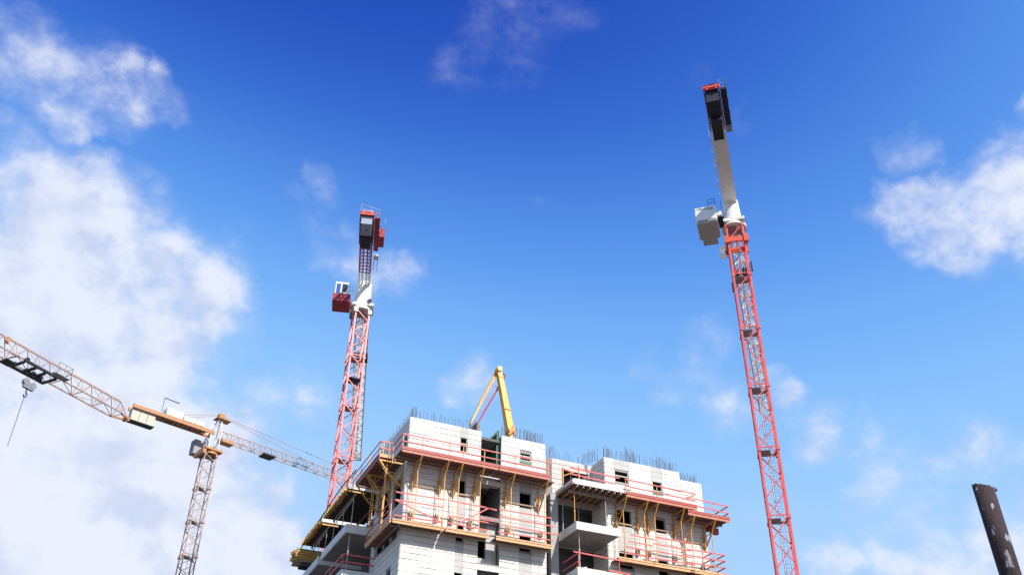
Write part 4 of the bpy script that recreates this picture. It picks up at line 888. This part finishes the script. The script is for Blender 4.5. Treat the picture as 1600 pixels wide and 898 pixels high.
for s in (-.6, 0, .6): MB().tube([(xt+s,-.16,Z4-1.2),(xt+s,.16,Z4-1.2)], .26, 12).build('sheave', 'black', tl)
q = MB(); q.box(xt+.9, xt+2.3, -1.75, -1.05, Z4-1.0, Z4-.94); rail_run(q, [(xt+.9,-1.75,Z4-.94),(xt+2.3,-1.75,Z4-.94),(xt+2.3,-1.05,Z4-.94)], 1.0, .7, .02); q.build('maintenance_basket', 'grate', tl)
q = MB(); q.box(xt-3.2, xt-2.9, -.12, .12, Z4+.2, Z4+.75); q.build('jib_lamp', 'amber', t_)
zk = Z4-2.05
hb = MB(); hb.tube([(xt-.34,-.16,zk),(xt-.34,.16,zk)], .29, 14); hb.tube([(xt+.34,-.16,zk-.1),(xt+.34,.16,zk-.1)], .29, 14); hb.box(xt-.48, xt+.5, -.13, .13, zk-.5, zk+.05); hb = hb.build('hook_block', 'grate', t_)
q = MB()
for s in (-.42, .42): q.tube([(xt+s,0,zk+.3),(xt+s*.9,0,Z4-1.1)], .015, 5)
q.build('hoist_rope', 'grate', hb)
q = MB(); q.tube([(xt-.05,0,zk-.5),(xt-.05,0,zk-.85),(xt+.1,0,zk-1.0),(xt+.08,0,zk-1.2),(xt-.1,0,zk-1.25),(xt-.18,0,zk-1.1)], .06, 8); q.build('hook', 'black', hb)
q = MB()
for k in range(22):
    z_ = zk-1.2-k*.2; q.bar((xt-.05+.03*(k % 2), .03*(1-k % 2), z_), (xt-.05, 0, z_-.22), .07-.0012*k, .05)
q.build('chain', 'grate', hb)

# ------------------------------------------------------------------ rusty steel pipe near the camera
D = 8.0; P0 = pix_at_dist(1537, 764, D); P1 = pix_at_dist(1571, 898, D)
rad = .077; t_ = thing('steel_post', 'rusty dark steel pipe post with flaked pale paint and ragged top', 'post', (P0.x, P0.y, 0))
htop = P0.z
bm = bmesh.new(); n = 40; rings = []
for wall_r, flip in ((rad, 0), (rad-.008, 1)):
    for k in range(9):
        z_ = (htop+.02)*k/8
        ring = []
        for j in range(n):
            th = 2*math.pi*j/n; top = 0
            if k == 8: top = .03*math.cos(th-2.6)+.010*noise.noise(Vector((math.cos(th)*3, math.sin(th)*3, 1)))
            ring.append(bm.verts.new((wall_r*math.cos(th), wall_r*math.sin(th), z_+top)))
        rings.append(ring)
for s in (0, 9):
    for k in range(8):
        for j in range(n): bm.faces.new((rings[s+k][j], rings[s+k][(j+1) % n], rings[s+k+1][(j+1) % n], rings[s+k+1][j]))
for j in range(n): bm.faces.new((rings[8][j], rings[8][(j+1) % n], rings[17][(j+1) % n], rings[17][j]))
bmesh.ops.recalc_face_normals(bm, faces=bm.faces)
me = bpy.data.meshes.new('pipe'); bm.to_mesh(me); bm.free(); me.materials.append(MT['rust']); me.polygons.foreach_set('use_smooth', [True]*len(me.polygons))
o = bpy.data.objects.new('pipe', me); col.objects.link(o); o.parent = t_
q = MB(); q.quadbox([(.02,-rad*.9,htop-.02),(rad*1.12,-rad*.5,htop-.03),(rad*1.0,rad*.1,htop-.02),(.0,-rad*.2,htop+.0),(.02,-rad*.9,htop+.012),(rad*1.12,-rad*.5,htop-.012),(rad*1.0,rad*.1,htop+.0),(.0,-rad*.2,htop+.018)]); q.build('torn_lip', 'rust', t_)
tilt = math.atan2(1, 1)*0
t_.rotation_euler = (0, R(-1.5), 0); t_.location = (P0.x+math.sin(R(1.5))*htop, P0.y, 0)
